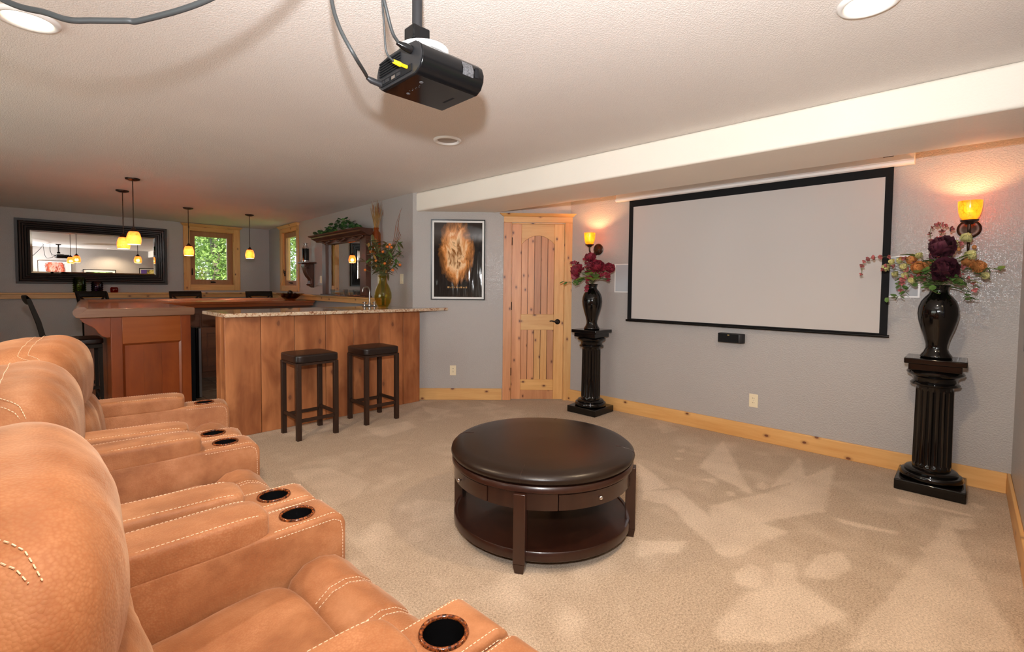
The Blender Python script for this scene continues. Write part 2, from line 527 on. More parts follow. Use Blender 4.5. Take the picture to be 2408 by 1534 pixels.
def glow_glass(name, c_lo, c_hi, vein, strength, thin=0.4):
    """lit alabaster-look lamp glass"""
    m, t, b = new_mat(name)
    v = coords(t)
    n = nd(t, 'ShaderNodeTexNoise', {'Vector': v, 'Scale': 11.0, 'Detail': 3.0, 'Distortion': 1.5})
    c = ramp(t, n.outputs['Fac'], [(0.3, c_lo), (0.62, c_hi)])
    w = nd(t, 'ShaderNodeTexNoise', {'Vector': v, 'Scale': 9.0, 'Detail': 2.0, 'Distortion': 2.5})
    k = ramp(t, w.outputs['Fac'], [(0.485, 0.0), (0.5, 1.0), (0.515, 0.0)])
    c = mixc(t, math_n(t, 'MULTIPLY', k, 0.6), c, vein)
    t.links.new(c, b.inputs['Base Color'])
    t.links.new(c, b.inputs['Emission Color'])
    b.inputs['Emission Strength'].default_value = strength
    b.inputs['Roughness'].default_value = 0.15
    tr = nd(t, 'ShaderNodeBsdfTransparent', {'Color': (1.0, 0.58, 0.27, 1)})
    mx = nd(t, 'ShaderNodeMixShader', {0: thin, 1: b.outputs[0], 2: tr.outputs[0]})
    t.links.new(mx.outputs[0], t.nodes['Material Output'].inputs[0])
    return m
M['sconce_glass'] = glow_glass('sconce_amber_glass', (0.95, 0.20, 0.01), (1.0, 0.42, 0.02), (0.55, 0.10, 0.0), 0.9, 0.25)
M['pendant_glass'] = glow_glass('pendant_amber_glass', (0.95, 0.24, 0.03), (1.0, 0.48, 0.12), (0.65, 0.14, 0.02), 0.95, 0.3)
def emit(name, col, s):
    m, t, b = new_mat(name)
    b.inputs['Base Color'].default_value = c4(col)
    b.inputs['Emission Color'].default_value = c4(col)
    b.inputs['Emission Strength'].default_value = s
    return m
M['bulb'] = emit('lit_bulb', (1.0, 0.86, 0.62), 6.0)
M['pend_rim'] = emit('pendant_bright_rim', (1.0, 0.80, 0.42), 1.6)

def clear(name, tint, gloss=0.06, alpha_rough=0.0):
    """thin window or picture glass"""
    m = bpy.data.materials.new(name); m.use_nodes = True
    t = m.node_tree
    t.nodes.clear()
    out = nd(t, 'ShaderNodeOutputMaterial')
    tr = nd(t, 'ShaderNodeBsdfTransparent', {'Color': c4(tint)})
    gl = nd(t, 'ShaderNodeBsdfGlossy', {'Color': (1, 1, 1, 1), 'Roughness': 0.02})
    lw = nd(t, 'ShaderNodeLayerWeight', {'Blend': 0.5})
    fr = math_n(t, 'ADD', math_n(t, 'MULTIPLY', math_n(t, 'POWER', lw.outputs['Facing'], 5.0), 0.85), 0.04)
    mx = nd(t, 'ShaderNodeMixShader', {0: fr, 1: tr.outputs[0], 2: gl.outputs[0]})
    t.links.new(mx.outputs[0], out.inputs[0])
    return m
M['pane'] = clear('window_pane', (0.93, 0.96, 0.93))
def glass(name, col, rough=0.02):
    m, t, b = new_mat(name)
    b.inputs['Base Color'].default_value = c4(col)
    b.inputs['Transmission Weight'].default_value = 1.0
    b.inputs['Roughness'].default_value = rough
    b.inputs['IOR'].default_value = 1.45
    return m
M['olive_glass'] = clear('olive_glass', (0.86, 0.80, 0.42))
M['amber_glass'] = clear('amber_glass', (0.88, 0.60, 0.20))
M['green_glass'] = clear('green_glass', (0.45, 0.58, 0.08))
M['purple_glass'] = clear('purple_glass', (0.38, 0.15, 0.42))
M['orange_glass'] = clear('orange_glass', (0.85, 0.28, 0.10))
M['clear_glass'] = clear('clear_glass', (0.86, 0.88, 0.88))
M['bowl_glass'] = clear('smoky_bowl_glass', (0.55, 0.42, 0.28))

def leafm(name, col, var=0.35, trans=0.0):
    m, t, b = new_mat(name)
    v = coords(t)
    n = nd(t, 'ShaderNodeTexNoise', {'Vector': v, 'Scale': 22.0, 'Detail': 2.0})
    c = ramp(t, n.outputs['Fac'], [(0.3, tuple(x*(1-var) for x in col)), (0.7, tuple(min(1, x*(1+var)) for x in col))])
    t.links.new(c, b.inputs['Base Color'])
    b.inputs['Roughness'].default_value = 0.55
    if trans:
        tl = nd(t, 'ShaderNodeBsdfTranslucent', {'Color': c})
        mx = nd(t, 'ShaderNodeMixShader', {0: trans, 1: b.outputs[0], 2: tl.outputs[0]})
        t.links.new(mx.outputs[0], t.nodes['Material Output'].inputs[0])
    return m
M['leaf'] = leafm('green_leaf', (0.10, 0.20, 0.045))
M['leaf_light'] = leafm('light_green_leaf', (0.20, 0.30, 0.05))
M['leaf_dark'] = leafm('dark_ivy_leaf', (0.035, 0.09, 0.025))
M['leaf_olive'] = leafm('olive_leaf', (0.13, 0.11, 0.04))
M['burgundy'] = leafm('burgundy_petal', (0.24, 0.018, 0.035), 0.5)
M['purple'] = leafm('dark_plum_petal', (0.075, 0.016, 0.028), 0.7)
M['orange'] = leafm('rust_petal', (0.50, 0.20, 0.06), 0.4)
M['cream'] = leafm('cream_petal', (0.52, 0.48, 0.20), 0.35)
M['pink'] = leafm('pink_petal', (0.40, 0.11, 0.11), 0.7)
M['stem'] = leafm('stem_green', (0.09, 0.10, 0.03))
M['twig'] = leafm('red_twig', (0.22, 0.07, 0.03))
M['berry'] = leafm('orange_berry', (0.65, 0.16, 0.02), 0.4)
M['wheat'] = leafm('dry_wheat', (0.36, 0.19, 0.05), 0.45)
M['tree'] = leafm('tree_leaf', (0.24, 0.34, 0.09), 0.5, 0.45)
M['bark'] = leafm('bark', (0.10, 0.08, 0.05), 0.4)

def tile_m():
    m, t, b = new_mat('slate_tile')
    v = coords(t)
    n = nd(t, 'ShaderNodeTexNoise', {'Vector': v, 'Scale': 9.0, 'Detail': 5.0})
    c = ramp(t, n.outputs['Fac'], [(0.3, (0.10, 0.075, 0.055)), (0.7, (0.24, 0.19, 0.145))])
    t.links.new(c, b.inputs['Base Color'])
    b.inputs['Roughness'].default_value = 0.4
    return m
M['tile'] = tile_m()
M['grout'] = plain('grout', (0.10, 0.08, 0.065), 0.9)

def poster_mat(name, bg, fire, sx=1.0, seed=0.0, gloss=0.06, wave=True):
    """abstract printed sheet behind crinkled plastic film"""
    m, t, b = new_mat(name)
    tc = nd(t, 'ShaderNodeTexCoord').outputs['Object']
    sp = nd(t, 'ShaderNodeSeparateXYZ', {0: tc})
    x, z = sp.outputs['X'], sp.outputs['Z']
    mp = nd(t, 'ShaderNodeMapping', {'Vector': tc, 'Location': (seed, 0, 0), 'Scale': (1, 1, 0.45)}).outputs[0]
    n = nd(t, 'ShaderNodeTexNoise', {'Vector': mp, 'Scale': 9.0, 'Detail': 6.0, 'Roughness': 0.65, 'Distortion': 1.2})
    ax = math_n(t, 'DIVIDE', math_n(t, 'ABSOLUTE', math_n(t, 'ADD', x, 0.02)), 0.24*sx)
    az = math_n(t, 'DIVIDE', math_n(t, 'ABSOLUTE', math_n(t, 'SUBTRACT', z, 0.10)), 0.48*sx)
    r2 = math_n(t, 'ADD', math_n(t, 'POWER', ax, 2.0), math_n(t, 'POWER', az, 2.0))
    f = math_n(t, 'SUBTRACT', math_n(t, 'ADD', math_n(t, 'MULTIPLY', n.outputs['Fac'], 1.3), 0.15), r2)
    c = ramp(t, f, [(0.10, bg), (0.34, tuple(0.35*q for q in fire)), (0.52, fire), (0.68, tuple(min(1, q*1.4+0.25) for q in fire)), (0.80, tuple(0.4*q for q in fire))])
    t.links.new(c, b.inputs['Base Color'])
    b.inputs['Roughness'].default_value = gloss
    b.inputs['Coat Weight'].default_value = 0.8
    b.inputs['Coat Roughness'].default_value = 0.04
    if wave:
        mp2 = nd(t, 'ShaderNodeMapping', {'Vector': tc, 'Scale': (1, 1, 0.16)}).outputs[0]
        w = nd(t, 'ShaderNodeTexNoise', {'Vector': mp2, 'Scale': 26.0, 'Detail': 1.0})
        k = nd(t, 'ShaderNodeMapRange', {'Value': z, 'From Min': 0.25, 'From Max': -0.25, 'To Min': 0.12, 'To Max': 1.0}).outputs[0]
        bump(t, b, math_n(t, 'MULTIPLY', w.outputs['Fac'], k), 0.5, 0.010)
    return m
M['poster'] = poster_mat('fire_print', (0.016, 0.013, 0.013), (0.75, 0.30, 0.09))
M['poster_pink'] = poster_mat('pink_print', (0.75, 0.70, 0.68), (0.62, 0.10, 0.05), 1.2, 3.0, 0.3, False)
M['poster_green'] = poster_mat('green_print', (0.02, 0.03, 0.02), (0.20, 0.45, 0.12), 1.2, 7.0, 0.3, False)
M['poster_blue'] = poster_mat('blue_print', (0.10, 0.05, 0.30), (0.55, 0.45, 0.05), 1.0, 12.0, 0.3, False)
# ---------------------------------------------------------------- the setting
CEIL = 2.365

def wall(name, fr, x0, x1, holes=(), m='wall', th=0.14):
    xs = sorted({x0, x1, *[h[0] for h in holes], *[h[1] for h in holes]})
    zs = sorted({0.0, CEIL+0.05, *[h[2] for h in holes], *[h[3] for h in holes]})
    b = MB()
    for i in range(len(xs)-1):
        for k in range(len(zs)-1):
            cx, cz = (xs[i]+xs[i+1])/2, (zs[k]+zs[k+1])/2
            if any(h[0] < cx < h[1] and h[2] < cz < h[3] for h in holes):
                continue
            b.box(xs[i], xs[i+1], 0, th, zs[k], zs[k+1])
    (o, a) = FRAMES[fr]
    w = b.build(name, M[m], loc=o, rot=(0, 0, a))
    return tag(w, kind='structure')

DOOR = (0.113, 0.733, 0.0, 2.04)
WIN1 = (2.165, 2.875, 1.28, 2.25)
WIN2 = (-4.50, -3.73, 1.28, 2.25)
FILL_DOOR = (1.4, 4.9, 0.02, 2.10)
wall('wall_front', 'front', -3.33, 0.38)
wall('wall_corner', 'corner', -1.009, 0.795, [DOOR])
wall('wall_bar', 'bar', -5.42, 0.0, [WIN2])
wall('wall_back', 'back', -2.74, 3.484, [WIN1])
wall('wall_right', 'right', -4.443, 2.74)
wall('wall_left', 'left', -0.38, 10.01, [FILL_DOOR])
tag(MB().box(-2.74, 4.75, -0.38, 10.01, CEIL, CEIL+0.14).build('ceiling', M['ceil']), kind='structure')
bm_ = MB().prism([(3.20, -0.24), (3.85, -0.24), (3.85, DC*2-3.85+0.02), (3.20, DC*2-3.20+0.02)], 'z', 2.155, CEIL)
tag(bm_.build('ceiling_beam', M['beam'], bevel=0.018, seg=4), 'cream boxed beam crossing the ceiling before the screen', kind='structure')

# carpet with the marks of the vacuum cleaner in its pile
POLY = [
[(4.22, 1.49), (3.44, 1.39), (3.25, 0.96)] ,
[(4.25, 0.92), (3.42, 0.91), (3.79, 0.77)] ,
[(4.26, 0.68), (3.31, 0.57), (2.88, 0.8), (2.76, 1.03), (2.88, 1.09), (3.38, 0.88)] ,
[(3.22, 1.75), (3.1, 1.56), (2.96, 1.38), (2.78, 1.48)] ,
[(2.78, 1.48), (2.97, 1.32), (2.75, 1.04), (2.88, 0.8), (2.88, 0.66), (2.69, 0.72), (2.44, 0.78), (2.38, 0.82), (2.54, 1.05), (2.73, 1.28), (2.66, 1.42)] ,
[(2.71, 0.5), (2.85, 0.41), (2.71, 0.35), (2.53, 0.4), (2.47, 0.51)] ,
[(2.28, 0.74), (2.41, 0.71), (2.4, 0.64), (2.27, 0.62), (2.2, 0.66), (2.21, 0.71)] ,
[(2.5, 0.64), (2.56, 0.56), (2.43, 0.52), (2.28, 0.54), (2.29, 0.58)] ,
[(3.76, 0.06), (3.52, 0.01), (2.86, -0.11), (2.52, -0.19), (2.05, 0.29), (2.54, 0.21), (3.03, 0.13), (3.4, 0.08)] ,
[(3.74, 0.04), (3.81, -0.07), (3.64, -0.07), (3.54, 0.02)] ,
[(3.19, 0.14), (3.2, 0.08), (3.17, 0.08), (3.12, 0.12)] ,
[(3.26, 0.5), (3.3, 0.22), (3.27, 0.23), (3.2, 0.47)] ,
[(2.22, 1.2), (2.4, 1.01), (2.26, 0.99), (2.2, 1.07), (2.07, 1.12)] ,
[(2.15, 0.66), (2.41, 0.52), (2.3, 0.31), (1.97, 0.44), (1.79, 0.61), (1.84, 0.67)] ,
[(3.53, 1.61), (3.55, 1.56), (3.51, 1.55), (3.49, 1.59)] ,
[(3.7, 1.67), (3.78, 1.65), (3.72, 1.61), (3.65, 1.63)] ,
[(3.25, 1.29), (3.33, 1.23), (3.22, 1.17)] ,
[(3.43, 1.0), (3.52, 0.97), (3.42, 0.91), (3.35, 0.95)] ,
[(3.16, 1.1), (3.2, 1.06), (3.13, 1.02), (3.09, 1.06)] ,
[(3.86, 0.29), (3.87, -0.06), (3.83, -0.06), (3.77, 0.27)] ,
[(4.1, -0.06), (4.06, -0.12), (3.98, -0.11), (4.03, -0.06)] ,
[(1.33, 3.42), (1.55, 3.28), (1.61, 2.84), (1.45, 2.69), (1.3, 2.68), (1.3, 3.21)] ,
[(1.36, 2.35), (1.4, 2.24), (1.37, 2.15), (1.29, 2.17), (1.3, 2.26)] ,
[(1.69, 2.42), (1.82, 2.21), (1.73, 2.12), (1.5, 2.19)] ,
[(1.2, 2.36), (1.25, 2.07), (1.22, 1.88), (1.14, 1.89), (1.17, 2.2)] ,
[(1.3, 1.72), (1.29, 1.62), (1.23, 1.64)] ,
[(1.6, 4.51), (2.08, 4.53), (2.1, 4.21), (1.67, 4.11)] ,
[(2.2, 3.93), (2.63, 3.89), (2.57, 3.66), (2.18, 3.6)] ,
[(3.06, 4.28), (3.18, 3.91), (2.86, 3.78)] ,
[(3.66, 3.97), (3.73, 3.63), (3.47, 3.63)] ,
[(4.37, 2.2), (4.27, 1.9), (4.04, 1.95)] ,
]
BB = [(min(p[0] for p in q)-.03, max(p[0] for p in q)+.03, min(p[1] for p in q)-.03, max(p[1] for p in q)+.03) for q in POLY]
def inside(x, y, q):
    r = False
    j = len(q)-1
    for i in range(len(q)):
        xi, yi = q[i]; xj, yj = q[j]
        if (yi > y) != (yj > y) and x < (xj-xi)*(y-yi)/(yj-yi)+xi:
            r = not r
        j = i
    return r
def nap(x, y):
    n1 = noise.noise((x*1.9, y*1.9, 3.1)); n2 = noise.noise((x*6.0, y*6.0, 9.0)); n3 = noise.noise((x*19, y*19, 5.0))
    jx, jy = x+0.010*n3+0.016*n2, y+0.012*noise.noise((x*17, y*17, 1.7))
    v = 0.05+0.55*max(0, n1*1.0+0.9*n2+0.35*noise.noise((x*12, y*12, 2.0))+0.02)
    d = math.hypot(x-1.2, y-1.6)
    if d < 1.9:
        v += 0.20*max(0, 1-d/1.9)+0.55*max(0, n2*0.8+n1*0.5)*max(0, 1-d/2.2)
    h = 0; pk = 0.86
    for ox, oy in ((0, 0), (0.010, 0.003), (-0.009, 0.006), (0.002, -0.010), (-0.004, 0.011)):
        for iq, (q, b) in enumerate(zip(POLY, BB)):
            if b[0] < jx+ox < b[1] and b[2] < jy+oy < b[3] and inside(jx+ox, jy+oy, q):
                h += 0.2; pk = 0.86 if iq < 21 else 0.56
                break
    v = v+(max(v, pk+0.40*n2+0.12*n1)-v)*h
    return max(0.0, min(1.0, v+0.12*n3))
x0, x1, y0, y1, st = 0.45, 4.46, -0.25, 4.80, 0.0135
nx, ny = int((x1-x0)/st)+1, int((y1-y0)/st)+1
vs = [(x0+i*st, y0+j*st, 0.0) for i in range(nx) for j in range(ny)]
fs = [(i*ny+j, (i+1)*ny+j, (i+1)*ny+j+1, i*ny+j+1) for i in range(nx-1) for j in range(ny-1)]
nv = len(vs)
xe, ye = vs[-1][0], vs[-1][1]
vs += [(-2.7, y0, 0), (x0, y0, 0), (x0, ye, 0), (-2.7, ye, 0), (-2.7, 10.0, 0), (xe, ye, 0), (xe, 10.0, 0), (-2.7, y0, -.1), (xe, y0, -.1), (xe, 10.0, -.1), (-2.7, 10.0, -.1)]
fs += [(nv, nv+1, nv+2, nv+3), (nv+3, nv+5, nv+6, nv+4), (nv+7, nv+10, nv+9, nv+8)]
me = bpy.data.meshes.new('floor')
me.from_pydata(vs, [], fs)
me.materials.append(M['carpet'])
at_ = me.attributes.new('nap', 'FLOAT', 'POINT')
at_.data.foreach_set('value', [nap(v[0], v[1]) for v in vs[:nv]]+[0.3]*11)
tag(link(bpy.data.objects.new('floor', me)), 'beige cut-pile carpet with vacuum marks', kind='structure')
# slate tiles behind the bar
tf = MB().box(1.18, 3.40, 4.75, 7.62, 0.0, 0.004).build('floor', M['grout'])
tag(tf, 'dark slate tile floor behind the bar', kind='structure')
tm = MB().box(-0.152, 0.152, -0.152, 0.152, 0.003, 0.011).mesh('tile', M['tile'])
for i in range(7):
    for j in range(9):
        inst(tm, 'tile', tf, (1.34+i*0.315, 4.92+j*0.315, 0))

# baseboards and the pine ledge
def base(name, fr, a, b_):
    (o, r) = FRAMES[fr]
    return tag(MB().box(a, b_, -0.018, 0, 0, 0.133).build(name, M['pine_x'], bevel=0.003, loc=o, rot=(0, 0, r)), 'knotty pine baseboard', kind='structure')
base('baseboard_front', 'front', -3.32, 0.222)
base('baseboard_corner', 'corner', -0.93, 0.02)
base('baseboard_right', 'right', -4.443, 2.6)
for nm, fr, a, b_ in (('trim_1', 'back', -2.6, 3.46), ('trim_2', 'bar', -5.25, -0.62)):
    (o, r) = FRAMES[fr]
    t1 = thing(nm, 'pine ledge running along the %s wall at counter height' % fr, None, o, r, kind='structure')
    MB().box(a, b_, -0.11, 0, 1.133, 1.153).build('ledge_board', M['pine_x'], t1, bevel=0.003)
    MB().box(a, b_, -0.075, -0.002, 1.066, 1.132).build('ledge_face', M['pine_x'], t1, bevel=0.003)

# pine crown shared by door and windows: flares out towards the top
def crown(root, a, b_, z, h=0.045, d=0.075):
    b = MB()
    b.add([(a, 0, z), (b_, 0, z), (b_, -0.03, z), (a, -0.03, z), (a-0.04, 0, z+h), (b_+0.04, 0, z+h), (b_+0.04, -d, z+h), (a-0.04, -d, z+h)],
          [(0, 3, 2, 1), (4, 5, 6, 7), (0, 1, 5, 4), (1, 2, 6, 5), (2, 3, 7, 6), (3, 0, 4, 7)])
    return b.build('crown_moulding', M['pine_x'], root, bevel=0.002)

# door_1: knotty two-panel plank door with an arched top panel
d = on_wall('door_1', 'narrow knotty pine plank door with arched top panel', None, 'corner', 0.0, kind='structure')
SL, SR, PL, PR = 0.123, 0.723, 0.232, 0.612
MB().box(SL, PL, 0.008, 0.044, 0.008, 2.030).build('stile', M['alder'], d, bevel=0.003)
MB().box(PR, SR, 0.008, 0.044, 0.008, 2.030).build('stile', M['pine'], d, bevel=0.003)
MB().box(PL, PR, 0.008, 0.044, 0.008, 0.112).build('rail', M['alder'], d, bevel=0.003)
MB().box(PL, PR, 0.008, 0.044, 0.113, 0.237).build('rail', M['pine_x'], d, bevel=0.003)
MB().box(PL, PR, 0.008, 0.044, 0.814, 0.996).build('rail', M['pine_x'], d, bevel=0.003)
arc = [(PL+(PR-PL)*i/16, 1.796+0.104*math.sin(PI*i/16)**0.8) for i in range(17)]
MB().prism([(PL, 2.030)]+arc+[(PR, 2.030)], 'y', 0.008, 0.044).build('rail', M['pine_x'], d, bevel=0.003)
pw = (PR-PL)/5
for k in range(5):
    xa, xb = PL+k*pw+0.0022, PL+(k+1)*pw-0.0022
    MB().box(xa, xb, 0.020, 0.034, 0.98, 1.93).build('plank', M['alder'], d, bevel=0.0035)
    MB().box(xa, xb, 0.020, 0.034, 0.22, 0.83).build('plank', M['alder'] if k in (0, 1, 4) else M['pine'], d, bevel=0.0035)
MB().box(PL-.01, PR+.01, 0.034, 0.040, 0.2, 1.95).build('panel_back', M['hutch'], d)
MB().box(0.026, 0.118, -0.020, 0.0, 0, 2.045).build('casing', M['alder'], d, bevel=0.003)
MB().box(0.729, 0.836, -0.020, 0.0, 0, 2.045).build('casing', M['pine'], d, bevel=0.003)
MB().box(0.026, 0.836, -0.020, 0.0, 2.045, 2.112).build('casing', M['pine_x'], d, bevel=0.003)
MB().box(0.113, 0.122, 0.0, 0.14, 0, 2.04).build('jamb', M['pine'], d)
MB().box(0.724, 0.733, 0.0, 0.14, 0, 2.04).build('jamb', M['pine'], d)
MB().box(0.122, 0.724, 0.0, 0.14, 2.031, 2.04).build('jamb', M['pine_x'], d)
crown(d, 0.018, 0.844, 2.112, 0.032, 0.06)
for z in (1.83, 1.09, 0.33):
    MB().tube([(0.1205, -0.004, z-0.045), (0.1205, -0.004, z+0.045)], 0.0065, 8).build('hinge', M['dark_bronze'], d, smooth=40)
h = MB().lathe([(0.0, 0), (0.031, 0), (0.031, 0.006), (0.024, 0.012), (0.012, 0.016), (0.012, 0.045), (0.0, 0.045)], 20).build('door_handle', M['dark_bronze'], d, smooth=40, loc=(0.655, 0.008, 0.912), rot=(PI/2, 0, 0))
MB().tube([(0.655, -0.032, 0.912), (0.62, -0.036, 0.916), (0.585, -0.036, 0.924), (0.560, -0.034, 0.920)], [0.010, 0.009, 0.007, 0.005], 8).build('lever', M['dark_bronze'], d, smooth=60)

# windows
def window(n, fr, W_, label, dy=0.0):
    xa, xb, za, zb = W_
    r = on_wall('window_%d' % n, label, None, fr, 0.0, kind='structure')
    cw = 0.09
    MB().box(xa-cw, xa+0.006, -0.020, 0, za-cw, zb+cw-0.03).build('casing', M['pine'], r, bevel=0.003)
    MB().box(xb-0.006, xb+cw, -0.020, 0, za-cw, zb+cw-0.03).build('casing', M['pine'], r, bevel=0.003)
    MB().box(xa+0.007, xb-0.007, -0.020, 0, za-cw, za+0.006).build('casing', M['pine_x'], r, bevel=0.003)
    MB().box(xa+0.007, xb-0.007, -0.020, 0, zb-0.006, zb+cw-0.03).build('casing', M['pine_x'], r, bevel=0.003)
    crown(r, xa-cw-0.005, xb+cw+0.005, zb+cw-0.03, 0.045, 0.065)
    MB().ring(xa, xb, za, zb, 0.014, 0.0, 0.13).build('jamb', M['pine'], r)
    s = MB().ring(xa+0.014, xb-0.014, za+0.014, zb-0.014, 0.088, 0.075+dy, 0.12+dy).build('sash', M['sash'], r, bevel=0.004)
    MB().box(xa+0.10, xb-0.10, 0.095+dy, 0.099+dy, za+0.10, zb-0.10).build('pane', M['pane'], r)
    mx = (xa+xb)/2
    c = MB().box(mx-0.02, mx+0.055, 0.045, 0.076, za+0.045, za+0.068).build('crank_handle', M['dark_bronze'], r, bevel=0.006)
    MB().tube([(mx+0.05, 0.05, za+0.058), (mx+0.02, 0.035, za+0.066), (mx-0.03, 0.036, za+0.064)], 0.008, 8).build('crank_arm', M['dark_bronze'], c, smooth=60)
    if dy: c.location = (0, dy, 0)
    l = MB().box(xa+0.045, xa+0.062, 0.058, 0.076, za+0.18, za+0.28).build('sash_lock', M['dark_bronze'], r, bevel=0.004, loc=(0, dy, 0))
    MB().tube([(xa+0.053, 0.06, za+0.22), (xa+0.050, 0.045, za+0.25), (xa+0.050, 0.045, za+0.30)], 0.006, 8).build('lock_lever', M['dark_bronze'], l, smooth=60)
window(1, 'back', WIN1, 'pine-framed casement window between mirror and corner')
window(2, 'bar', WIN2, 'narrow-looking pine casement window next to the corbel shelf', -0.045)
# unseen glazed doors, added behind the seats as an opening for the fill light
g = on_wall('added_fill_door', 'added, unseen glazed door behind the seats that lets the fill light in', None, 'left', 0.0, kind='structure')
for a, b_ in ((1.4, 2.57), (2.57, 3.73), (3.73, 4.9)):
    MB().ring(a, b_, 0.02, 2.10, 0.07, 0.04, 0.09).build('door_frame', M['pine'], g, bevel=0.004)
    MB().box(a+0.07, b_-0.07, 0.06, 0.066, 0.09, 2.03).build('pane', M['pane'], g)

# outdoors beyond the windows: ground and leafy trees
tag(MB().box(-30, 40, 10.02, 60, -0.4, 0.3).build('lawn', M['leaf_light']), 'sloping green ground outside the windows', 'lawn', kind='structure')
tag(MB().box(4.9, 40, -20, 10.02, -0.4, 0.3).build('lawn', M['leaf_light']), 'green ground outside the bar wall', 'lawn', kind='structure')
def leaf_quad(b, p, d, s):
    d = Vector(d).normalized()
    u = d.orthogonal().normalized()
    u.rotate(__import__('mathutils').Quaternion(d, random.uniform(0, 6.28)))
    w = d.cross(u)
    p = Vector(p)
    b.add([p-u*s, p-w*s*0.5+d*s*.15, p+u*s, p+w*s*0.5+d*s*.15], [(0, 1, 2, 3)])
def tree(x, y, h, r, label, n=9000):
    t = thing('tree', label, 'tree', (x, y, 0.3), 0, 'trees outside the windows')
    MB().tube([(0, 0, 0), (0.05, 0, h*0.3), (-0.05, 0.05, h*0.6), (0, 0, h*0.9)], [0.12, 0.10, 0.07, 0.02], 8).build('trunk', M['bark'], t, smooth=60)
    b = MB()
    lim = lambda v, m_: max(-m_, min(m_, v))
    cl = [(lim(random.gauss(0, r*0.5), r*0.85), lim(random.gauss(0, r*0.45), r*0.8), random.uniform(0.05, 1.0)*h) for _ in range(70)]
    for _ in range(n):
        c = random.choice(cl)
        p = (c[0]+lim(random.gauss(0, 0.18), 0.3), c[1]+lim(random.gauss(0, 0.18), 0.3), max(0.05, c[2]+random.gauss(0, 0.2)))
        leaf_quad(b, p, (random.gauss(0, 1), random.gauss(-0.5, 1), random.gauss(0.8, 1)), random.uniform(0.035, 0.075))
    f = b.build('foliage', M['tree'], t)
    f['kind'] = 'stuff'
tree(3.25, 12.6, 4.6, 1.0, 'leafy green tree filling the far window')
tree(6.0, 13.9, 5.0, 1.0, 'leafy green tree outside the narrow bar window')
tree(3.6, 16.2, 6.0, 1.2, 'tall leafy tree standing behind the far window\'s first tree')
tree(7.2, 17.2, 6.0, 1.3, 'tall leafy tree well behind the narrow bar window')
# ---------------------------------------------------------------- recliners
def fbm(p, s, o=3):
    v = 0; a = 1
    for i in range(o):
        v += a*noise.noise(Vector((p[0]*s[0], p[1]*s[1], p[2]*s[2]))*(2**i)+Vector((i*7.3, 0, 0)))
        a *= 0.5
    return v

def stitch(b, pts, dash=0.0065, gap=0.004, r=0.0010):
    """a row of thread dashes along a polyline"""
    pts = [Vector(p) for p in pts]
    seg = [(pts[i], pts[i+1]) for i in range(len(pts)-1)]
    L = [0]
    for a, c in seg:
        L.append(L[-1]+(c-a).length)
    def P(d):
        for i, (a, c) in enumerate(seg):
            if d <= L[i+1] or i == len(seg)-1:
                k = (d-L[i])/max(1e-9, L[i+1]-L[i])
                return a.lerp(c, min(1, max(0, k)))
    d = 0
    while d < L[-1]:
        a, c = P(d), P(min(L[-1], d+dash))
        if (c-a).length > 1e-4:
            b.tube([a, c], r, 4)
        d += dash+gap

def cut_mesh(b, cutter, name, m, bevel):
    """boolean the cutter out of b once and keep the plain mesh"""
    me = b.mesh(name, m)
    bm = bmesh.new(); bm.from_mesh(me)
    ed = [e for e in bm.edges if e.calc_face_angle(0) > R(20)]
    bmesh.ops.bevel(bm, geom=ed, offset=bevel, segments=3, profile=0.5, affect='EDGES')
    bm.to_mesh(me); bm.free()
    o = bpy.data.objects.new(name, me); COL.objects.link(o)
    c = bpy.data.objects.new('cutter', cutter.mesh('cutter', m)); COL.objects.link(c)
    md = o.modifiers.new('b', 'BOOLEAN'); md.object = c; md.operation = 'DIFFERENCE'; md.solver = 'EXACT'
    bpy.context.view_layer.update()
    res = bpy.data.meshes.new_from_object(o.evaluated_get(bpy.context.evaluated_depsgraph_get()))
    bpy.data.objects.remove(o); bpy.data.objects.remove(c)
    res.name = name
    res.polygons.foreach_set('use_smooth', [True]*len(res.polygons))
    res.set_sharp_from_angle(angle=R(35))
    return res

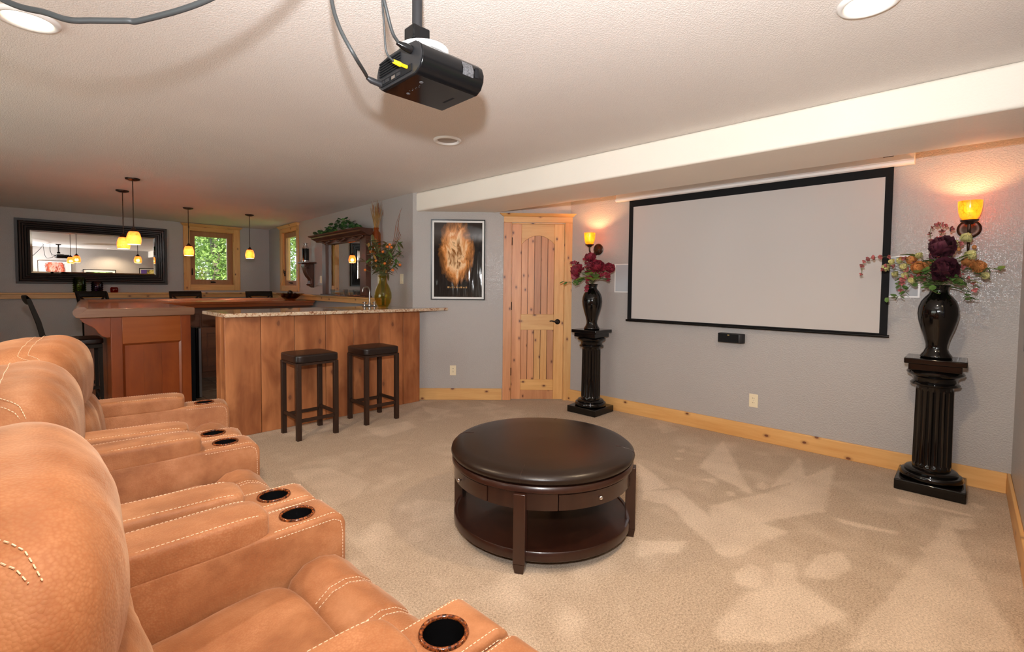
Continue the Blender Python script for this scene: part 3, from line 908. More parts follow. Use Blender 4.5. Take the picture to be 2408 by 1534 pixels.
def recliner():
    t = thing('recliner', 'x', 'recliner', group='row of tan theatre recliners')
    S = M['suede']
    MB().box(-0.12, 0.66, -0.285, 0.285, 0.03, 0.34).build('base', S, t, bevel=0.02)
    # seat cushion, slightly higher in front
    def fs_(P, q):
        P.z += 0.085*(P.x-0.33)+0.004*fbm(P, (7, 9, 3))*(1 if q.z > 0 else 0)
        return P
    MB().pillow((0.32, 0, 0.375), (0.44, 0.575, 0.165), 5.5, 16, fs_).build('seat_cushion', S, t, smooth=180)
    # padded front that folds out as a footrest, with two double-stitched seams
    prof = [(0.515, 0.33), (0.522, 0.40), (0.545, 0.452), (0.585, 0.480), (0.63, 0.487), (0.675, 0.473), (0.715, 0.440), (0.742, 0.395), (0.756, 0.34), (0.758, 0.26), (0.752, 0.16), (0.735, 0.08), (0.69, 0.06)]
    def dens(pr, n):
        out = []
        for i in range(len(pr)-1):
            for k in range(n):
                out.append((pr[i][0]+(pr[i+1][0]-pr[i][0])*k/n, pr[i][1]+(pr[i+1][1]-pr[i][1])*k/n))
        return out+[pr[-1]]
    pr = dens(prof, 3)
    def front(u, v):
        y = -0.284+0.568*u
        i = int(round(v*(len(pr)-1)))
        x, z = pr[i]
        e = 1-min(1, (0.284-abs(y))/0.035)
        k = 0.022*e**2 + sum(0.010*math.exp(-((y-s)/0.012)**2) for s in (-0.095, 0.095))
        w = 0.003*fbm((x, y, z), (9, 6, 9))
        dx, dz = x-0.60, z-0.30
        l = math.hypot(dx, dz) or 1
        return (x-dx/l*(k-w), y, z-dz/l*(k-w))
    fr = MB().grid(front, 61, len(pr)).build('footrest_cushion', S, t, smooth=180)
    sb = MB()
    for s in (-0.095, 0.095):
        for o in (-0.011, 0.011):
            stitch(sb, [Vector(front((s+o+0.284)/0.568, k/(len(pr)-1)))+Vector((0.001, 0, 0.0012)) for k in range(6, len(pr)-14)])
    sb.build('stitching', M['thread'], fr)['kind'] = 'stuff'
    # back: shell, lower cushion, big rounded head pillow
    MB().pillow((-0.19, 0, 0.44), (0.26, 0.80, 0.80), 5, 8).build('back_shell', S, t, smooth=180)
    def fl_(P, q):
        P.x += 0.16*(0.58-P.z)*0.5
        P.x -= 0.012*math.exp(-((P.y)/0.014)**2)*(1 if q.x > 0 else 0)
        P.x += 0.007*fbm(P, (5, 16, 5))*(1 if q.x > 0 else 0)
        return P
    MB().pillow((0.030, 0, 0.57), (0.27, 0.60, 0.42), 3.2, 20, fl_).build('lumbar_cushion', S, t, smooth=180)
    HC, HS, e = (0.0, 0, 0.842), (0.54, 0.80, 0.425), 2.2
    def fh(P, q):
        P.x = q.x*(0.128 if q.x > 0 else 0.36)
        w = 0.0055*fbm((P.x, P.y, P.z), (4, 17, 5), 3)*(1-0.4*abs(q.y)) + 0.010*fbm((P.x, P.y, P.z), (3, 4, 3), 2)
        k = 0.006*math.exp(-((q.x+0.16)/0.05)**2)*(1 if q.z > 0 else 0)
        n = Vector((q.x, 0.4*q.y, q.z)).normalized()
        return P+n*(w-k)
    hp = MB().pillow(HC, HS, e, 34, fh).build('head_pillow', S, t, smooth=180)
    for qo in (-0.048, 0.048):
        sb = MB()
        pts = []
        for k in range(44):
            qy = 0.90-1.78*k/43
            qx = -0.16+qo*0.9+1.2*max(0, -0.68-qy)
            qz = max(0.0, 1-abs(qx)**e-abs(qy)**e)**(1/e)
            P = Vector((0.0, qy*HS[1]/2, HC[2]+qz*HS[2]/2))
            pts.append(fh(P, Vector((qx, qy, qz)))+Vector((qx, 0.3*qy, qz)).normalized()*0.0016)
        stitch(sb, pts)
        sb.build('stitching', M['thread'], hp)['kind'] = 'stuff'
    # arms: box with a cup holder in front, raised pad behind
    y0, y1 = 0.292, 0.450
    ab = MB().prism([(-0.12, 0.03), (0.728, 0.03), (0.733, 0.545), (0.722, 0.572), (0.695, 0.586), (-0.12, 0.586)], 'y', y0, y1)
    cu = MB().lathe([(0.0445, 0.50), (0.0445, 0.70)], 36, (0.607, 0.371, 0))
    am = cut_mesh(ab, cu, 'arm', S, 0.012)
    pad_c, pad_s, pe = (0.265, 0.371, 0.610), (0.485, 0.158, 0.092), 6.5
    pm = MB().pillow(pad_c, pad_s, pe, 16, lambda P, q: P+Vector((0, 0, 0.003*fbm(P, (6, 14, 4))*(1 if q.z > 0 else 0)))).mesh('arm_pad', S, 180)
    sb = MB()
    for yy in (-0.066, 0.066):
        pts = []
        for k in range(26):
            q = -0.86+1.72*k/25
            qy = yy/(pad_s[1]/2)
            qz = max(0.0, 1-abs(q)**pe-abs(qy)**pe)**(1/pe)
            pts.append((pad_c[0]+q*pad_s[0]/2, pad_c[1]+yy, pad_c[2]+qz*pad_s[2]/2+0.0012))
        stitch(sb, pts)
    for yy in (y0+0.004, y1-0.004):
        stitch(sb, [(0.515, yy+(0.008 if yy < 0.37 else -0.008), 0.5868), (0.60, yy+(0.008 if yy < 0.37 else -0.008), 0.5868), (0.69, yy+(0.008 if yy < 0.37 else -0.008), 0.5862), (0.717, yy+(0.008 if yy < 0.37 else -0.008), 0.5745)])
        yo = yy-0.0048 if yy < 0.37 else yy+0.0048
        stitch(sb, [(0.515, yo, 0.571), (0.69, yo, 0.569), (0.712, yo, 0.556), (0.7185, yo, 0.52), (0.7185, yo, 0.30)])
    sm = sb.mesh('stitching', M['thread'])
    cupb = MB(); cupb._cap = False
    cup = cupb.lathe([(0.0440, 0.588), (0.0430, 0.515), (0.0400, 0.506), (0.0, 0.505)], 32, (0.607, 0.371, 0)).mesh('cup_holder', M['black_plastic'], 40)
    ring_ = MB().torus((0.607, 0.371, 0.5880), 0.0480, 0.0050, 40, 8).mesh('cup_ring', M['burl'], 180)
    disc = MB().lathe([(0.0, 0.507), (0.030, 0.507), (0.034, 0.5085), (0.036, 0.507)], 28, (0.607, 0.371, 0)).mesh('cup_base', M['steel'], 40)
    for s in (1, -1):
        a = inst(am, 'arm', t, sc=(1, s, 1))
        p = inst(pm, 'arm_pad', t, sc=(1, s, 1))
        inst(sm, 'stitching', p)['kind'] = 'stuff'
        c = inst(cup, 'cup_holder', t, sc=(1, s, 1))
        inst(ring_, 'cup_ring', c); inst(disc, 'cup_base', c)
    return t

rc = recliner()
spots = [((0.001, 1.139), 0.0, 'tan suede recliner nearest the camera with its whole seat in view'),
         ((0.029, 2.114), -4.36, 'tan suede recliner in the middle of the visible row'),
         ((0.133, 3.098), -10.7, 'tan suede recliner at the far end, beside the bar'),
         ((0.004, 0.226), 0.0, 'tan suede recliner at the picture\'s bottom edge, mostly out of view')]
for i, ((x, y), a, lb) in enumerate(spots):
    o = rc if i == 0 else copy_tree(rc)
    o.location = (x, y, 0)
    o.rotation_euler = (0, 0, R(a))
    o['label'] = lb

# ---------------------------------------------------------------- ottoman
o = thing('storage_ottoman', 'round dark brown leather-topped storage ottoman with drawers and open shelf', 'ottoman', (2.011, 1.679, 0), R(208.5))
MB().lathe([(0, 0.405), (0.455, 0.405), (0.488, 0.412), (0.499, 0.428), (0.495, 0.445), (0.475, 0.460), (0.43, 0.469), (0.30, 0.476), (0, 0.480)], 96).build('cushion', M['brown_leather'], o, smooth=60)
for a in (0, PI/2, PI, 1.5*PI):
    MB().tube([(r*math.cos(a), r*math.sin(a), z) for r, z in ((0.40, 0.4716), (0.43, 0.4696), (0.475, 0.4606), (0.4955, 0.4456), (0.4995, 0.428), (0.4885, 0.412))], 0.0011, 5).build('cushion_seam', M['espresso'], o.children[0], smooth=180)
MB().lathe([(0.30, 0.372), (0.486, 0.372), (0.493, 0.378), (0.493, 0.396), (0.487, 0.405), (0.30, 0.405)], 96).build('rim', M['espresso'], o, smooth=40)
def arc_panel(r0, r1, a0, a1, z0, z1, n=20):
    po = [(r1*math.cos(a0+(a1-a0)*i/n), r1*math.sin(a0+(a1-a0)*i/n)) for i in range(n+1)]
    pi_ = [(r0*math.cos(a0+(a1-a0)*i/n), r0*math.sin(a0+(a1-a0)*i/n)) for i in range(n+1)][::-1]
    return MB().prism(po+pi_, 'z', z0, z1)
for k in range(4):
    c = R(90*k)
    arc_panel(0.44, 0.478, c-R(20.5), c+R(20.5), 0.292, 0.372).build('apron', M['espresso'], o, smooth=40)
    dr = arc_panel(0.44, 0.481, c+R(21), c+R(69), 0.294, 0.366).build('drawer', M['espresso'], o, smooth=40)
    a = c+R(45)
    MB().lathe([(0.0, 0), (0.004, 0), (0.004, 0.012), (0.010, 0.016), (0.011, 0.022), (0.006, 0.027), (0, 0.028)], 14).build('knob', M['chrome'], dr, smooth=60, loc=(0.479*math.cos(a), 0.479*math.sin(a), 0.336), rot=(0, PI/2, a))
    MB().prism([(0.455, -0.028), (0.507, -0.028), (0.507, 0.028), (0.455, 0.028)], 'z', 0.045, 0.372).build('leg', M['espresso'], o, bevel=0.003, rot=(0, 0, c))
    MB().add([(0.463, -0.02, 0), (0.500, -0.02, 0), (0.500, 0.02, 0), (0.463, 0.02, 0), (0.455, -0.028, 0.045), (0.507, -0.028, 0.045), (0.507, 0.028, 0.045), (0.455, 0.028, 0.045)],
             [(0, 3, 2, 1), (4, 5, 6, 7), (0, 1, 5, 4), (1, 2, 6, 5), (2, 3, 7, 6), (3, 0, 4, 7)]).build('foot', M['espresso'], o, rot=(0, 0, c))
MB().lathe([(0.0, 0.296), (0.44, 0.296), (0.44, 0.372), (0.0, 0.372)], 64).build('drawer_box', M['espresso'], o, smooth=40)
MB().lathe([(0.0, 0.052), (0.478, 0.052), (0.482, 0.056), (0.482, 0.094), (0.478, 0.099), (0.466, 0.099), (0.462, 0.092), (0.0, 0.092)], 96).build('shelf', M['espresso'], o, smooth=40)

# ---------------------------------------------------------------- backless stools at the island
def stool():
    t = thing('counter_stool', 'x', 'stool', group='backless stools at the island')
    w, dd = 0.182, 0.178
    def top(P, q):
        if q.z > 0: P.z += 0.006*(1-abs(q.x)**2)*(1-abs(q.y)**2)
        return P
    st_ = MB().pillow((0, 0, 0.686), (2*w+0.012, 2*dd+0.012, 0.072), 9, 12, top).build('seat', M['stool_leather'], t, smooth=180)
    MB().box(-w+.004, w-.004, -dd+.004, dd-.004, 0.632, 0.652).build('seat_frame', M['stool_wood'], t, bevel=0.002)
    for sx in (-1, 1):
        for sy in (-1, 1):
            MB().box(-0.019, 0.019, -0.019, 0.019, 0, 0.650).build('leg', M['stool_wood'], t, bevel=0.002, loc=(sx*(w-0.020), sy*(dd-0.020), 0))
        MB().box(-0.010, 0.010, -dd+0.04, dd-0.04, 0.175, 0.203).build('stretcher', M['stool_wood'], t, bevel=0.002, loc=(sx*(w-0.020), 0, 0))
        MB().box(-w+0.04, w-0.04, -0.010, 0.010, 0.150, 0.178).build('stretcher', M['stool_wood'], t, bevel=0.002, loc=(0, sx*(dd-0.020), 0))
    return t
s1 = stool()
s1.location = (1.80, 4.176, 0)
s1['label'] = 'dark backless stool by the island, the nearer one to the recliners'
s2 = copy_tree(s1)
s2.location = (2.437, 4.20, 0)
s2['label'] = 'dark backless stool by the island, the one closer to the framed poster'

# ---------------------------------------------------------------- plank-faced island with granite top
isl = thing('bar_island', 'plank-clad wooden island with vertical rough alder boards', 'island', (0, 0, 0))
XS = [1.223, 1.502, 1.790, 2.085, 2.373, 2.667, 2.960, 3.180]
for i in range(7):
    yo = random.uniform(0, 0.004)
    MB().box(XS[i]+0.0024, XS[i+1]-0.0024, 4.468+yo, 4.490, 0.001, 1.030).build('plank', M['plank'], isl, bevel=0.002)
MB().box(1.223, 1.243, 4.4905, 4.60, 0.001, 1.030).build('plank', M['plank'], isl, bevel=0.002)
MB().box(1.223, 1.243, 4.602, 4.735, 0.001, 1.030).build('plank', M['plank'], isl, bevel=0.002)
MB().box(1.244, 3.155, 4.491, 4.730, 0.012, 1.029).build('carcass', M['dark_cab'], isl)
for k in range(3):
    xa = 1.30+k*0.62
    MB().box(xa, xa+0.58, 4.731, 4.748, 0.10, 0.98).build('cabinet_door', M['dark_cab'], isl, bevel=0.004)
for x in (1.75, 2.45):
    MB().prism([(4.735, 1.029), (5.08, 1.029), (4.735, 0.80)], 'x', x, x+0.04).build('bracket', M['dark_cab'], isl)
gr = MB().prism([(1.20, 4.43), (1.235, 4.418), (3.455, 4.305), (3.20, 4.56), (3.155, 4.60), (3.195, 5.17), (1.27, 5.13), (1.20, 5.06)], 'z', 1.031, 1.064).build('granite_countertop', M['granite'], bevel=0.007, seg=3)
tag(gr, 'polished pink-brown granite slab on the plank island', 'countertop')
# ---------------------------------------------------------------- cherry bar (U-shaped) with rail-edged top
bar = thing('bar_cabinet', 'cherry bar cabinet with framed end panel and scrolled corbel', 'bar', (0, 0, 0))
YB = 5.80
MB().box(0.645, 1.265, YB+0.02, 7.60, 0.0, 0.985).build('carcass', M['dark_cab'], bar)
MB().box(0.645, 3.30, 7.60, 8.15, 0.0, 0.985).build('carcass', M['dark_cab'], bar)
MB().box(0.637, 0.72, YB, YB+0.02, 0, 0.985).build('stile', M['cherry'], bar, bevel=0.002)
MB().box(1.187, 1.273, YB, YB+0.02, 0, 0.985).build('stile', M['cherry'], bar, bevel=0.002)
MB().box(0.7205, 1.1865, YB, YB+0.02, 0.73, 0.985).build('rail', M['cherry_x'], bar, bevel=0.002)
MB().box(0.7205, 1.1865, YB, YB+0.02, 0, 0.12).build('rail', M['cherry_x'], bar, bevel=0.002)
MB().ring(0.720, 1.187, 0.12, 0.730, 0.018, YB-0.006, YB+0.012, YB+0.008).build('panel_moulding', M['cherry'], bar)
for k in range(3):
    MB().box(0.738+k*0.1437, 0.738+(k+1)*0.1437-0.0006, YB+0.010, YB+0.019, 0.138, 0.712).build('panel_board', M['cherry'], bar)
MB().box(0.635, 0.645, YB+0.02, 8.15, 0, 0.985).build('side_panel', M['cherry'], bar)
MB().box(0.635, 3.30, 8.15, 8.16, 0, 0.985).build('side_panel', M['cherry'], bar)
cb = [(0.637, 0.800), (0.610, 0.795), (0.575, 0.812), (0.548, 0.845), (0.530, 0.880), (0.505, 0.905), (0.470, 0.925), (0.440, 0.950), (0.420, 0.985), (0.637, 0.985)]
for y in (YB,):
    MB().prism(cb, 'y', y, y+0.045).build('corbel', M['cherry'], bar, bevel=0.003)
# inner faces: drawers and doors towards the tiled aisle
for k in range(4):
    xa = 1.30+k*0.49
    dr = MB().box(xa, xa+0.47, 7.580, 7.599, 0.72, 0.90).build('drawer', M['dark_cab'], bar, bevel=0.006)
    cd = MB().box(xa, xa+0.47, 7.580, 7.599, 0.09, 0.70).build('cabinet_door', M['dark_cab'], bar, bevel=0.006)
    MB().ring(xa+0.06, xa+0.41, 0.16, 0.63, 0.015, 7.574, 7.58).build('door_moulding', M['dark_cab'], cd)
    MB().ell((xa+0.235, 7.566, 0.81), 0.012, 0.012, 0.012, 10, 6).build('knob', M['dark_bronze'], dr, smooth=180)
# bar top: one continuous slab with raised armrest rail along the outside
tp = thing('wooden_countertop', 'glossy cherry bar top with a rounded rail along its outer edge', 'countertop', (0, 0, 0))
TZ = 1.062
MB().prism([(0.42, YB-0.01), (1.31, YB-0.01), (1.31, 7.45), (3.30, 7.45), (3.34, 8.28), (0.632, 8.28)], 'z', TZ-0.035, TZ).build('slab', M['cherry_x'], tp, bevel=0.004)
MB().prism([(1.25, YB-0.012), (1.29, YB-0.012), (1.29, 7.47), (3.29, 7.47), (3.29, 7.51), (1.25, 7.51)], 'z', 0.986, TZ-0.036).build('apron', M['cherry_x'], tp)
MB().prism([(0.50, YB+0.06), (1.24, YB+0.06), (1.24, 8.2), (0.70, 8.2)], 'z', 0.986, TZ-0.036).build('underlay', M['dark_cab'], tp)
# end fascia of the near arm, rounded at its aisle end
fp = [(0.385, 1.003), (0.400, 0.988), (1.290, 0.988), (1.302, 0.994), (1.306, 1.012), (1.306, 1.045), (1.300, 1.060), (1.290, 1.066), (0.47, 1.072), (0.455, 1.060)]
MB().prism(fp, 'y', YB-0.035, YB-0.0105).build('end_fascia', M['bar_rail'], tp, bevel=0.006)
rp = [(0.0, -0.060), (-0.020, -0.052), (-0.030, -0.030), (-0.026, -0.005), (-0.005, 0.016), (0.020, 0.026), (0.045, 0.028), (0.062, 0.018), (0.075, 0.002), (0.075, -0.060)]
ra = MB().prism([(0.405+x, TZ+z) for x, z in rp], 'x', YB-0.034, 8.36)
ra.v = [(y+0.085*(x-YB), x, z) for x, y, z in ra.v]
ra.build('armrest_rail', M['bar_rail'], tp, smooth=50)
MB().prism([(8.375-x, TZ+z) for x, z in rp], 'x', 0.62, 3.36).build('armrest_rail', M['bar_rail'], tp, smooth=50)

# wine cooler under the near arm
wc = thing('wine_cooler', 'black undercounter wine cooler with a glossy door in the bar', 'fridge', (0, 0, 0))
MB().box(1.266, 1.375, 6.08, 6.68, 0.03, 0.83).build('body', M['black_matte'], wc, bevel=0.004)
dd = MB().box(1.378, 1.425, 6.075, 6.685, 0.05, 0.83).build('door', M['black_gloss'], wc, bevel=0.006)
MB().box(1.405, 1.428, 6.072, 6.0745, 0.06, 0.82).build('edge_trim', M['steel'], dd)
MB().tube([(1.45, 6.62, 0.3), (1.45, 6.62, 0.7)], 0.008, 8).build('handle', M['steel'], dd, smooth=60)
for y in (6.12, 6.64):
    MB().lathe([(0, 0), (0.018, 0), (0.018, 0.03), (0, 0.03)], 12).build('foot', M['steel'], wc, loc=(1.33, y, 0.0))

# cross-back bar chairs on the far side of the bar
def barchair():
    t = thing('bar_chair', 'x', 'chair', group='cross-back bar chairs')
    B = M['chair_wood']
    def top(P, q):
        return P
    MB().pillow((0, 0, 0.745), (0.43, 0.43, 0.06), 7, 10).build('seat_cushion', M['stool_leather'], t, smooth=180)
    MB().box(-0.20, 0.20, -0.20, 0.20, 0.68, 0.718).build('seat_frame', B, t, bevel=0.004)
    for s in (-1, 1):
        MB().tube([(0.19, s*0.18, 0.0), (0.185, s*0.18, 0.70)], [0.018, 0.022], 4).build('leg', B, t)
        MB().tube([(-0.215, s*0.19, 0.0), (-0.19, s*0.19, 0.45), (-0.195, s*0.19, 0.74), (-0.235, s*0.195, 0.95), (-0.295, s*0.20, 1.16)], [0.020, 0.024, 0.026, 0.024, 0.020], 4).build('post', B, t)
        MB().box(-0.17, 0.17, s*0.18-0.010, s*0.18+0.010, 0.28, 0.31).build('stretcher', B, t)
    MB().box(0.172, 0.192, -0.17, 0.17, 0.20, 0.235).build('footrest', B, t)
    def rail(u, v):
        y = -0.215+0.43*u
        a = v*2*PI
        z = 1.145+0.042*math.sin(a)
        x = -0.275-0.35*(z-1.10)-0.03*(1-(y/0.215)**2)+0.013*math.cos(a)
        return (x, y, z)
    MB().grid(rail, 11, 13).build('top_rail', B, t, smooth=60)
    for s in (-1, 1):
        MB().tube([(-0.205, -s*0.175, 0.80), (-0.245, 0, 0.955), (-0.285, s*0.175, 1.115)], 0.013, 5).build('cross_slat', B, t)
    return t
ch = barchair()
cs = [((0.40, 6.25), 0, 'black cross-back bar chair seen side-on behind the recliners'),
      ((0.95, 8.66), -55, 'black cross-back bar chair behind the near corner of the bar top'),
      ((1.90, 8.64), -90, 'black cross-back bar chair below the hanging lamp by the far window'),
      ((2.98, 8.64), -90, 'black cross-back bar chair behind the bowl on the bar')]
for i, ((x, y), a, lb) in enumerate(cs):
    c = ch if i == 0 else copy_tree(ch)
    c.location = (x, y, 0); c.rotation_euler = (0, 0, R(a)); c['label'] = lb
# ---------------------------------------------------------------- projection screen and wall things
ps = on_wall('projection_screen', 'pull-down projection screen with black border hanging from white case', 'screen', 'front', 0.0, y=-0.004)
SY = -0.055
MB().prism([(0.0, 2.300), (0.0, 2.205), (-0.075, 2.195), (-0.092, 2.205), (-0.092, 2.222), (-0.080, 2.232), (-0.080, 2.300)], 'x', -2.685, -0.305).build('case', M['white'], ps, bevel=0.003)
MB().box(-0.48, -0.42, -0.0815, -0.0800, 2.266, 2.284).build('case_label', M['label'], ps)
def surf(u, v):
    x = -2.492+2.028*u
    z = 0.9985+1.134*v
    a = math.atan2(x+1.48, 2.6-z)
    w = 0.006*math.sin(a*9+1.2)*min(1, 4*(1-v))*min(1, 6*v)*min(1, 8*u)*min(1, 8*(1-u))
    return (x, SY+w, z)
MB().grid(surf, 81, 41).build('screen_fabric', M['screen'], ps, smooth=180)
MB().box(-2.538, -2.492, SY-0.0015, SY+0.0015, 0.985, 2.20).build('border', M['black_matte'], ps)
MB().box(-0.464, -0.418, SY-0.0015, SY+0.0015, 0.985, 2.20).build('border', M['black_matte'], ps)
MB().box(-2.492, -0.464, SY-0.0015, SY+0.0015, 2.1325, 2.20).build('border', M['black_matte'], ps)
MB().box(-2.492, -0.464, SY-0.0015, SY+0.0015, 0.985, 0.9985).build('border', M['black_matte'], ps)
MB().tube([(-2.552, SY, 0.978), (-0.405, SY, 0.978)], 0.011, 12).build('weight_bar', M['black_plastic'], ps, smooth=40)

cs_ = on_wall('centre_speaker', 'small black centre speaker with rounded end below screen', 'speaker', 'front', 0.0)
def half(r, n, s):
    return [(-1.405+s*r*math.sin(PI*i/n), -0.005-r+r*math.cos(PI*i/n)) for i in range(n+1)]
pl = [(-1.60, -0.005), (-1.432, -0.005), (-1.405, -0.020), (-1.392, -0.045), (-1.400, -0.072), (-1.425, -0.090), (-1.60, -0.090), (-1.612, -0.078), (-1.612, -0.015)]
MB().prism(pl, 'z', 0.838, 0.918).build('cabinet', M['grey_plastic'], cs_, bevel=0.003)
MB().box(-1.600, -1.432, -0.0935, -0.0905, 0.842, 0.914).build('grille', M['black_matte'], cs_, bevel=0.002)
MB().box(-1.525, -1.508, -0.0950, -0.0936, 0.902, 0.908).build('badge', M['gold'], cs_)

for x0, x1, lb in ((-2.73, -2.47, 'in-wall speaker half hidden by the screen, beside the red flowers'), (-0.51, -0.25, 'in-wall speaker half hidden by the screen, beside the mixed bouquet')):
    w = on_wall('wall_speaker', lb, 'speaker', 'front', 0.0, group='in-wall speakers beside the screen')
    MB().ring(x0, x1, 1.262, 1.562, 0.011, -0.006, -0.0005).build('frame', M['white'], w)
    MB().box(x0+0.011, x1-0.011, -0.004, -0.0005, 1.273, 1.551).build('grille', M['grille'], w)

def outlet(fr, x, z, lb):
    p = on_wall('wall_outlet', lb, 'outlet', fr, x, z)
    MB().box(-0.036, 0.036, -0.006, -0.0003, -0.058, 0.058).build('plate', M['ivory'], p, bevel=0.003)
    for s in (-1, 1):
        q = MB().lathe([(0, 0), (0.0165, 0), (0.0165, 0.002), (0, 0.002)], 16).build('socket', M['ivory'], p, loc=(0, -0.006, s*0.0195), rot=(PI/2, 0, 0))
        for k in (-1, 1):
            MB().box(k*0.006-0.0012, k*0.006+0.0012, -0.0085, -0.0078, s*0.0195-0.001, s*0.0195+0.008).build('slot', M['black_matte'], q).parent = p
    MB().lathe([(0, 0), (0.003, 0), (0.003, 0.0015), (0, 0.0015)], 8).build('screw', M['steel'], p, loc=(0, -0.006, 0), rot=(PI/2, 0, 0))
outlet('front', -1.321, 0.341, 'ivory wall outlet under the projection screen')
outlet('corner', -0.545, 0.340, 'ivory wall outlet below the framed poster')
def switch(x, lb):
    p = on_wall('light_switch', lb, 'switch', 'bar', x, 1.39, group='ivory plates on the bar wall')
    MB().box(-0.036, 0.036, -0.006, -0.0003, -0.058, 0.058).build('plate', M['ivory'], p, bevel=0.003)
    MB().box(-0.016, 0.016, -0.010, -0.006, -0.033, 0.033).build('rocker', M['ivory'], p, bevel=0.002)
switch(-2.69, 'ivory wall plate left of the bar mirror')
switch(-0.24, 'ivory wall plate near the poster corner')
switch(-0.80, 'ivory wall plate behind the leafy vase')

def framed(fr, name, label, x0, x1, z0, z1, print_m, frame_m, fw_=0.014, matw=0.018, mat_m='mat_board', glass_=False):
    cx, cz = (x0+x1)/2, (z0+z1)/2
    w, h = (x1-x0)/2, (z1-z0)/2
    p = on_wall(name, label, 'poster', fr, cx, cz)
    MB().ring(-w, w, -h, h, fw_, -0.022, -0.0005, -0.018).build('frame', M[frame_m], p, bevel=0.002)
    MB().ring(-w+fw_, w-fw_, -h+fw_, h-fw_, matw, -0.010, -0.001).build('mat', M[mat_m], p)
    MB().box(-w+fw_+matw, w-fw_-matw, -0.0095, -0.001, -h+fw_+matw, h-fw_-matw).build('print', M[print_m], p)
    return p
fp_ = framed('corner', 'framed_poster', 'framed dark poster of orange flames under crinkled plastic', -0.800, -0.185, 1.153, 2.067, 'poster', 'black_frame', 0.012, 0.022)
gt = MB()
xx = -0.12
for wd in (0.03, 0.008, 0.022, 0.014, 0.026, 0.010, 0.03, 0.018, 0.024):
    gt.box(xx, xx+wd*0.8, -0.0102, -0.0098, -0.322, -0.308+0.006*(wd > 0.02)); xx += wd+0.006
gt.build('lettering', M['wheat'], fp_)['kind'] = 'stuff'
framed('right', 'framed_poster', 'pale pink framed poster on the wall beside the camera, seen in mirror', -1.30, -0.55, 1.15, 1.95, 'poster_pink', 'silver_frame', 0.015, 0.03)
framed('right', 'framed_poster', 'green print in black frame, reflected in the big mirror', -2.35, -1.55, 1.05, 1.72, 'poster_green', 'black_frame', 0.02, 0.06)
framed('right', 'framed_poster', 'purple and yellow print in black frame, reflected in the mirror', -3.65, -2.95, 1.0, 1.80, 'poster_blue', 'black_frame', 0.02, 0.03)

# large ribbed mirror on the far wall
mr = on_wall('wall_mirror', 'large wide mirror in a thick ribbed black frame on the far wall', 'mirror', 'back', 0.0)
x0, x1, z0, z1 = 0.048, 1.835, 1.285, 2.222
steps = [(0.032, -0.052), (0.012, -0.034), (0.020, -0.048), (0.010, -0.032), (0.018, -0.042), (0.010, -0.028), (0.018, -0.036), (0.010, -0.024), (0.016, -0.030), (0.012, -0.020)]
a_ = 0
for i, (w, y) in enumerate(steps):
    MB().ring(x0+a_, x1-a_, z0+a_, z1-a_, w, y, -0.001, y+(0.006 if i else 0.004)).build('frame_rib', M['black_frame'], mr, bevel=0.002)
    a_ += w
MB().box(x0+a_-0.005, x1-a_+0.005, -0.012, -0.001, z0+a_-0.005, z1-a_+0.005).build('mirror_glass', M['mirror'], mr)
MB().ring(x0+a_, x1-a_, z0+a_, z1-a_, 0.022, -0.0135, -0.0125, -0.0165).build('bevelled_edge', M['mirror'], mr)

# ---------------------------------------------------------------- ceiling lights and projector
def can(x, y, lit, lb):
    c = thing('recessed_light', lb, 'ceiling light', (x, y, CEIL), group='recessed ceiling lights')
    b = MB(); b._cap = False
    b.lathe([(0.100, -0.0005), (0.100, -0.006), (0.092, -0.014), (0.084, -0.015), (0.076, -0.010), (0.072, -0.0015)], 40).build('trim_ring', M['white'], c, smooth=60)
    MB().lathe([(0, -0.003), (0.040, -0.0035), (0.0745, -0.0022), (0.0745, -0.001), (0, -0.001)], 40).build('lens', M['bulb' if lit else 'off_lens'], c, smooth=60)
    if lit:
        l = lamp('can_lamp', 'SPOT', (x, y, CEIL-0.02), CAN_W, (1.0, 0.76, 0.50), shadow_soft_size=0.06, spot_size=R(150), spot_blend=0.6)
CAN_W = 92
can(0.07, 2.76, True, 'lit recessed ceiling light beside the hanging cable')
can(2.185, 0.30, True, 'lit recessed ceiling light above the right side, near the beam')
can(2.197, 2.757, False, 'unlit recessed ceiling light in the projector shadow')
can(0.07, 0.30, True, 'lit recessed ceiling light over the camera, out of view')

pj = thing('projector', 'black ceiling projector hanging from a pole, connector side showing', 'projector', (1.013, 1.368, 1.974), R(-2))
# cross-section in y-z (rounded sides), extruded along x towards the screen
pr_ = [(-0.100, 0.0), (0.100, 0.0), (0.122, 0.012), (0.135, 0.036), (0.137, 0.058), (0.128, 0.082), (0.108, 0.098), (0.06, 0.104), (-0.06, 0.104), (-0.108, 0.098), (-0.128, 0.082), (-0.137, 0.058), (-0.135, 0.036), (-0.122, 0.012)]
MB().prism(pr_, 'x', -0.122, 0.128).build('body', M['black_plastic'], pj, smooth=50, bevel=0.004)
MB().prism([(a*0.985, 0.003+b*0.97) for a, b in pr_], 'x', -0.126, -0.1225).build('rear_bezel', M['grey_plastic'], pj, smooth=30)
MB().box(-0.118, 0.122, -0.098, 0.098, -0.0012, 0.0).build('bottom_plate', M['black_gloss'], pj)
for k in range(6):
    MB().box(-0.131, -0.126, -0.02, 0.112, 0.046+k*0.0085, 0.050+k*0.0085).build('vent_slat', M['black_matte'], pj)
MB().box(-0.1290, -0.126, -0.085, 0.105, 0.012, 0.034).build('connector_panel', M['black_matte'], pj)
for k, (y, z) in enumerate(((0.090, 0.023), (0.060, 0.023), (0.020, 0.022), (-0.01, 0.022))):
    MB().box(-0.1315, -0.129, y-0.011, y+0.011, z-0.005, z+0.005).build('port', M['steel' if k == 2 else 'grey_plastic'], pj)
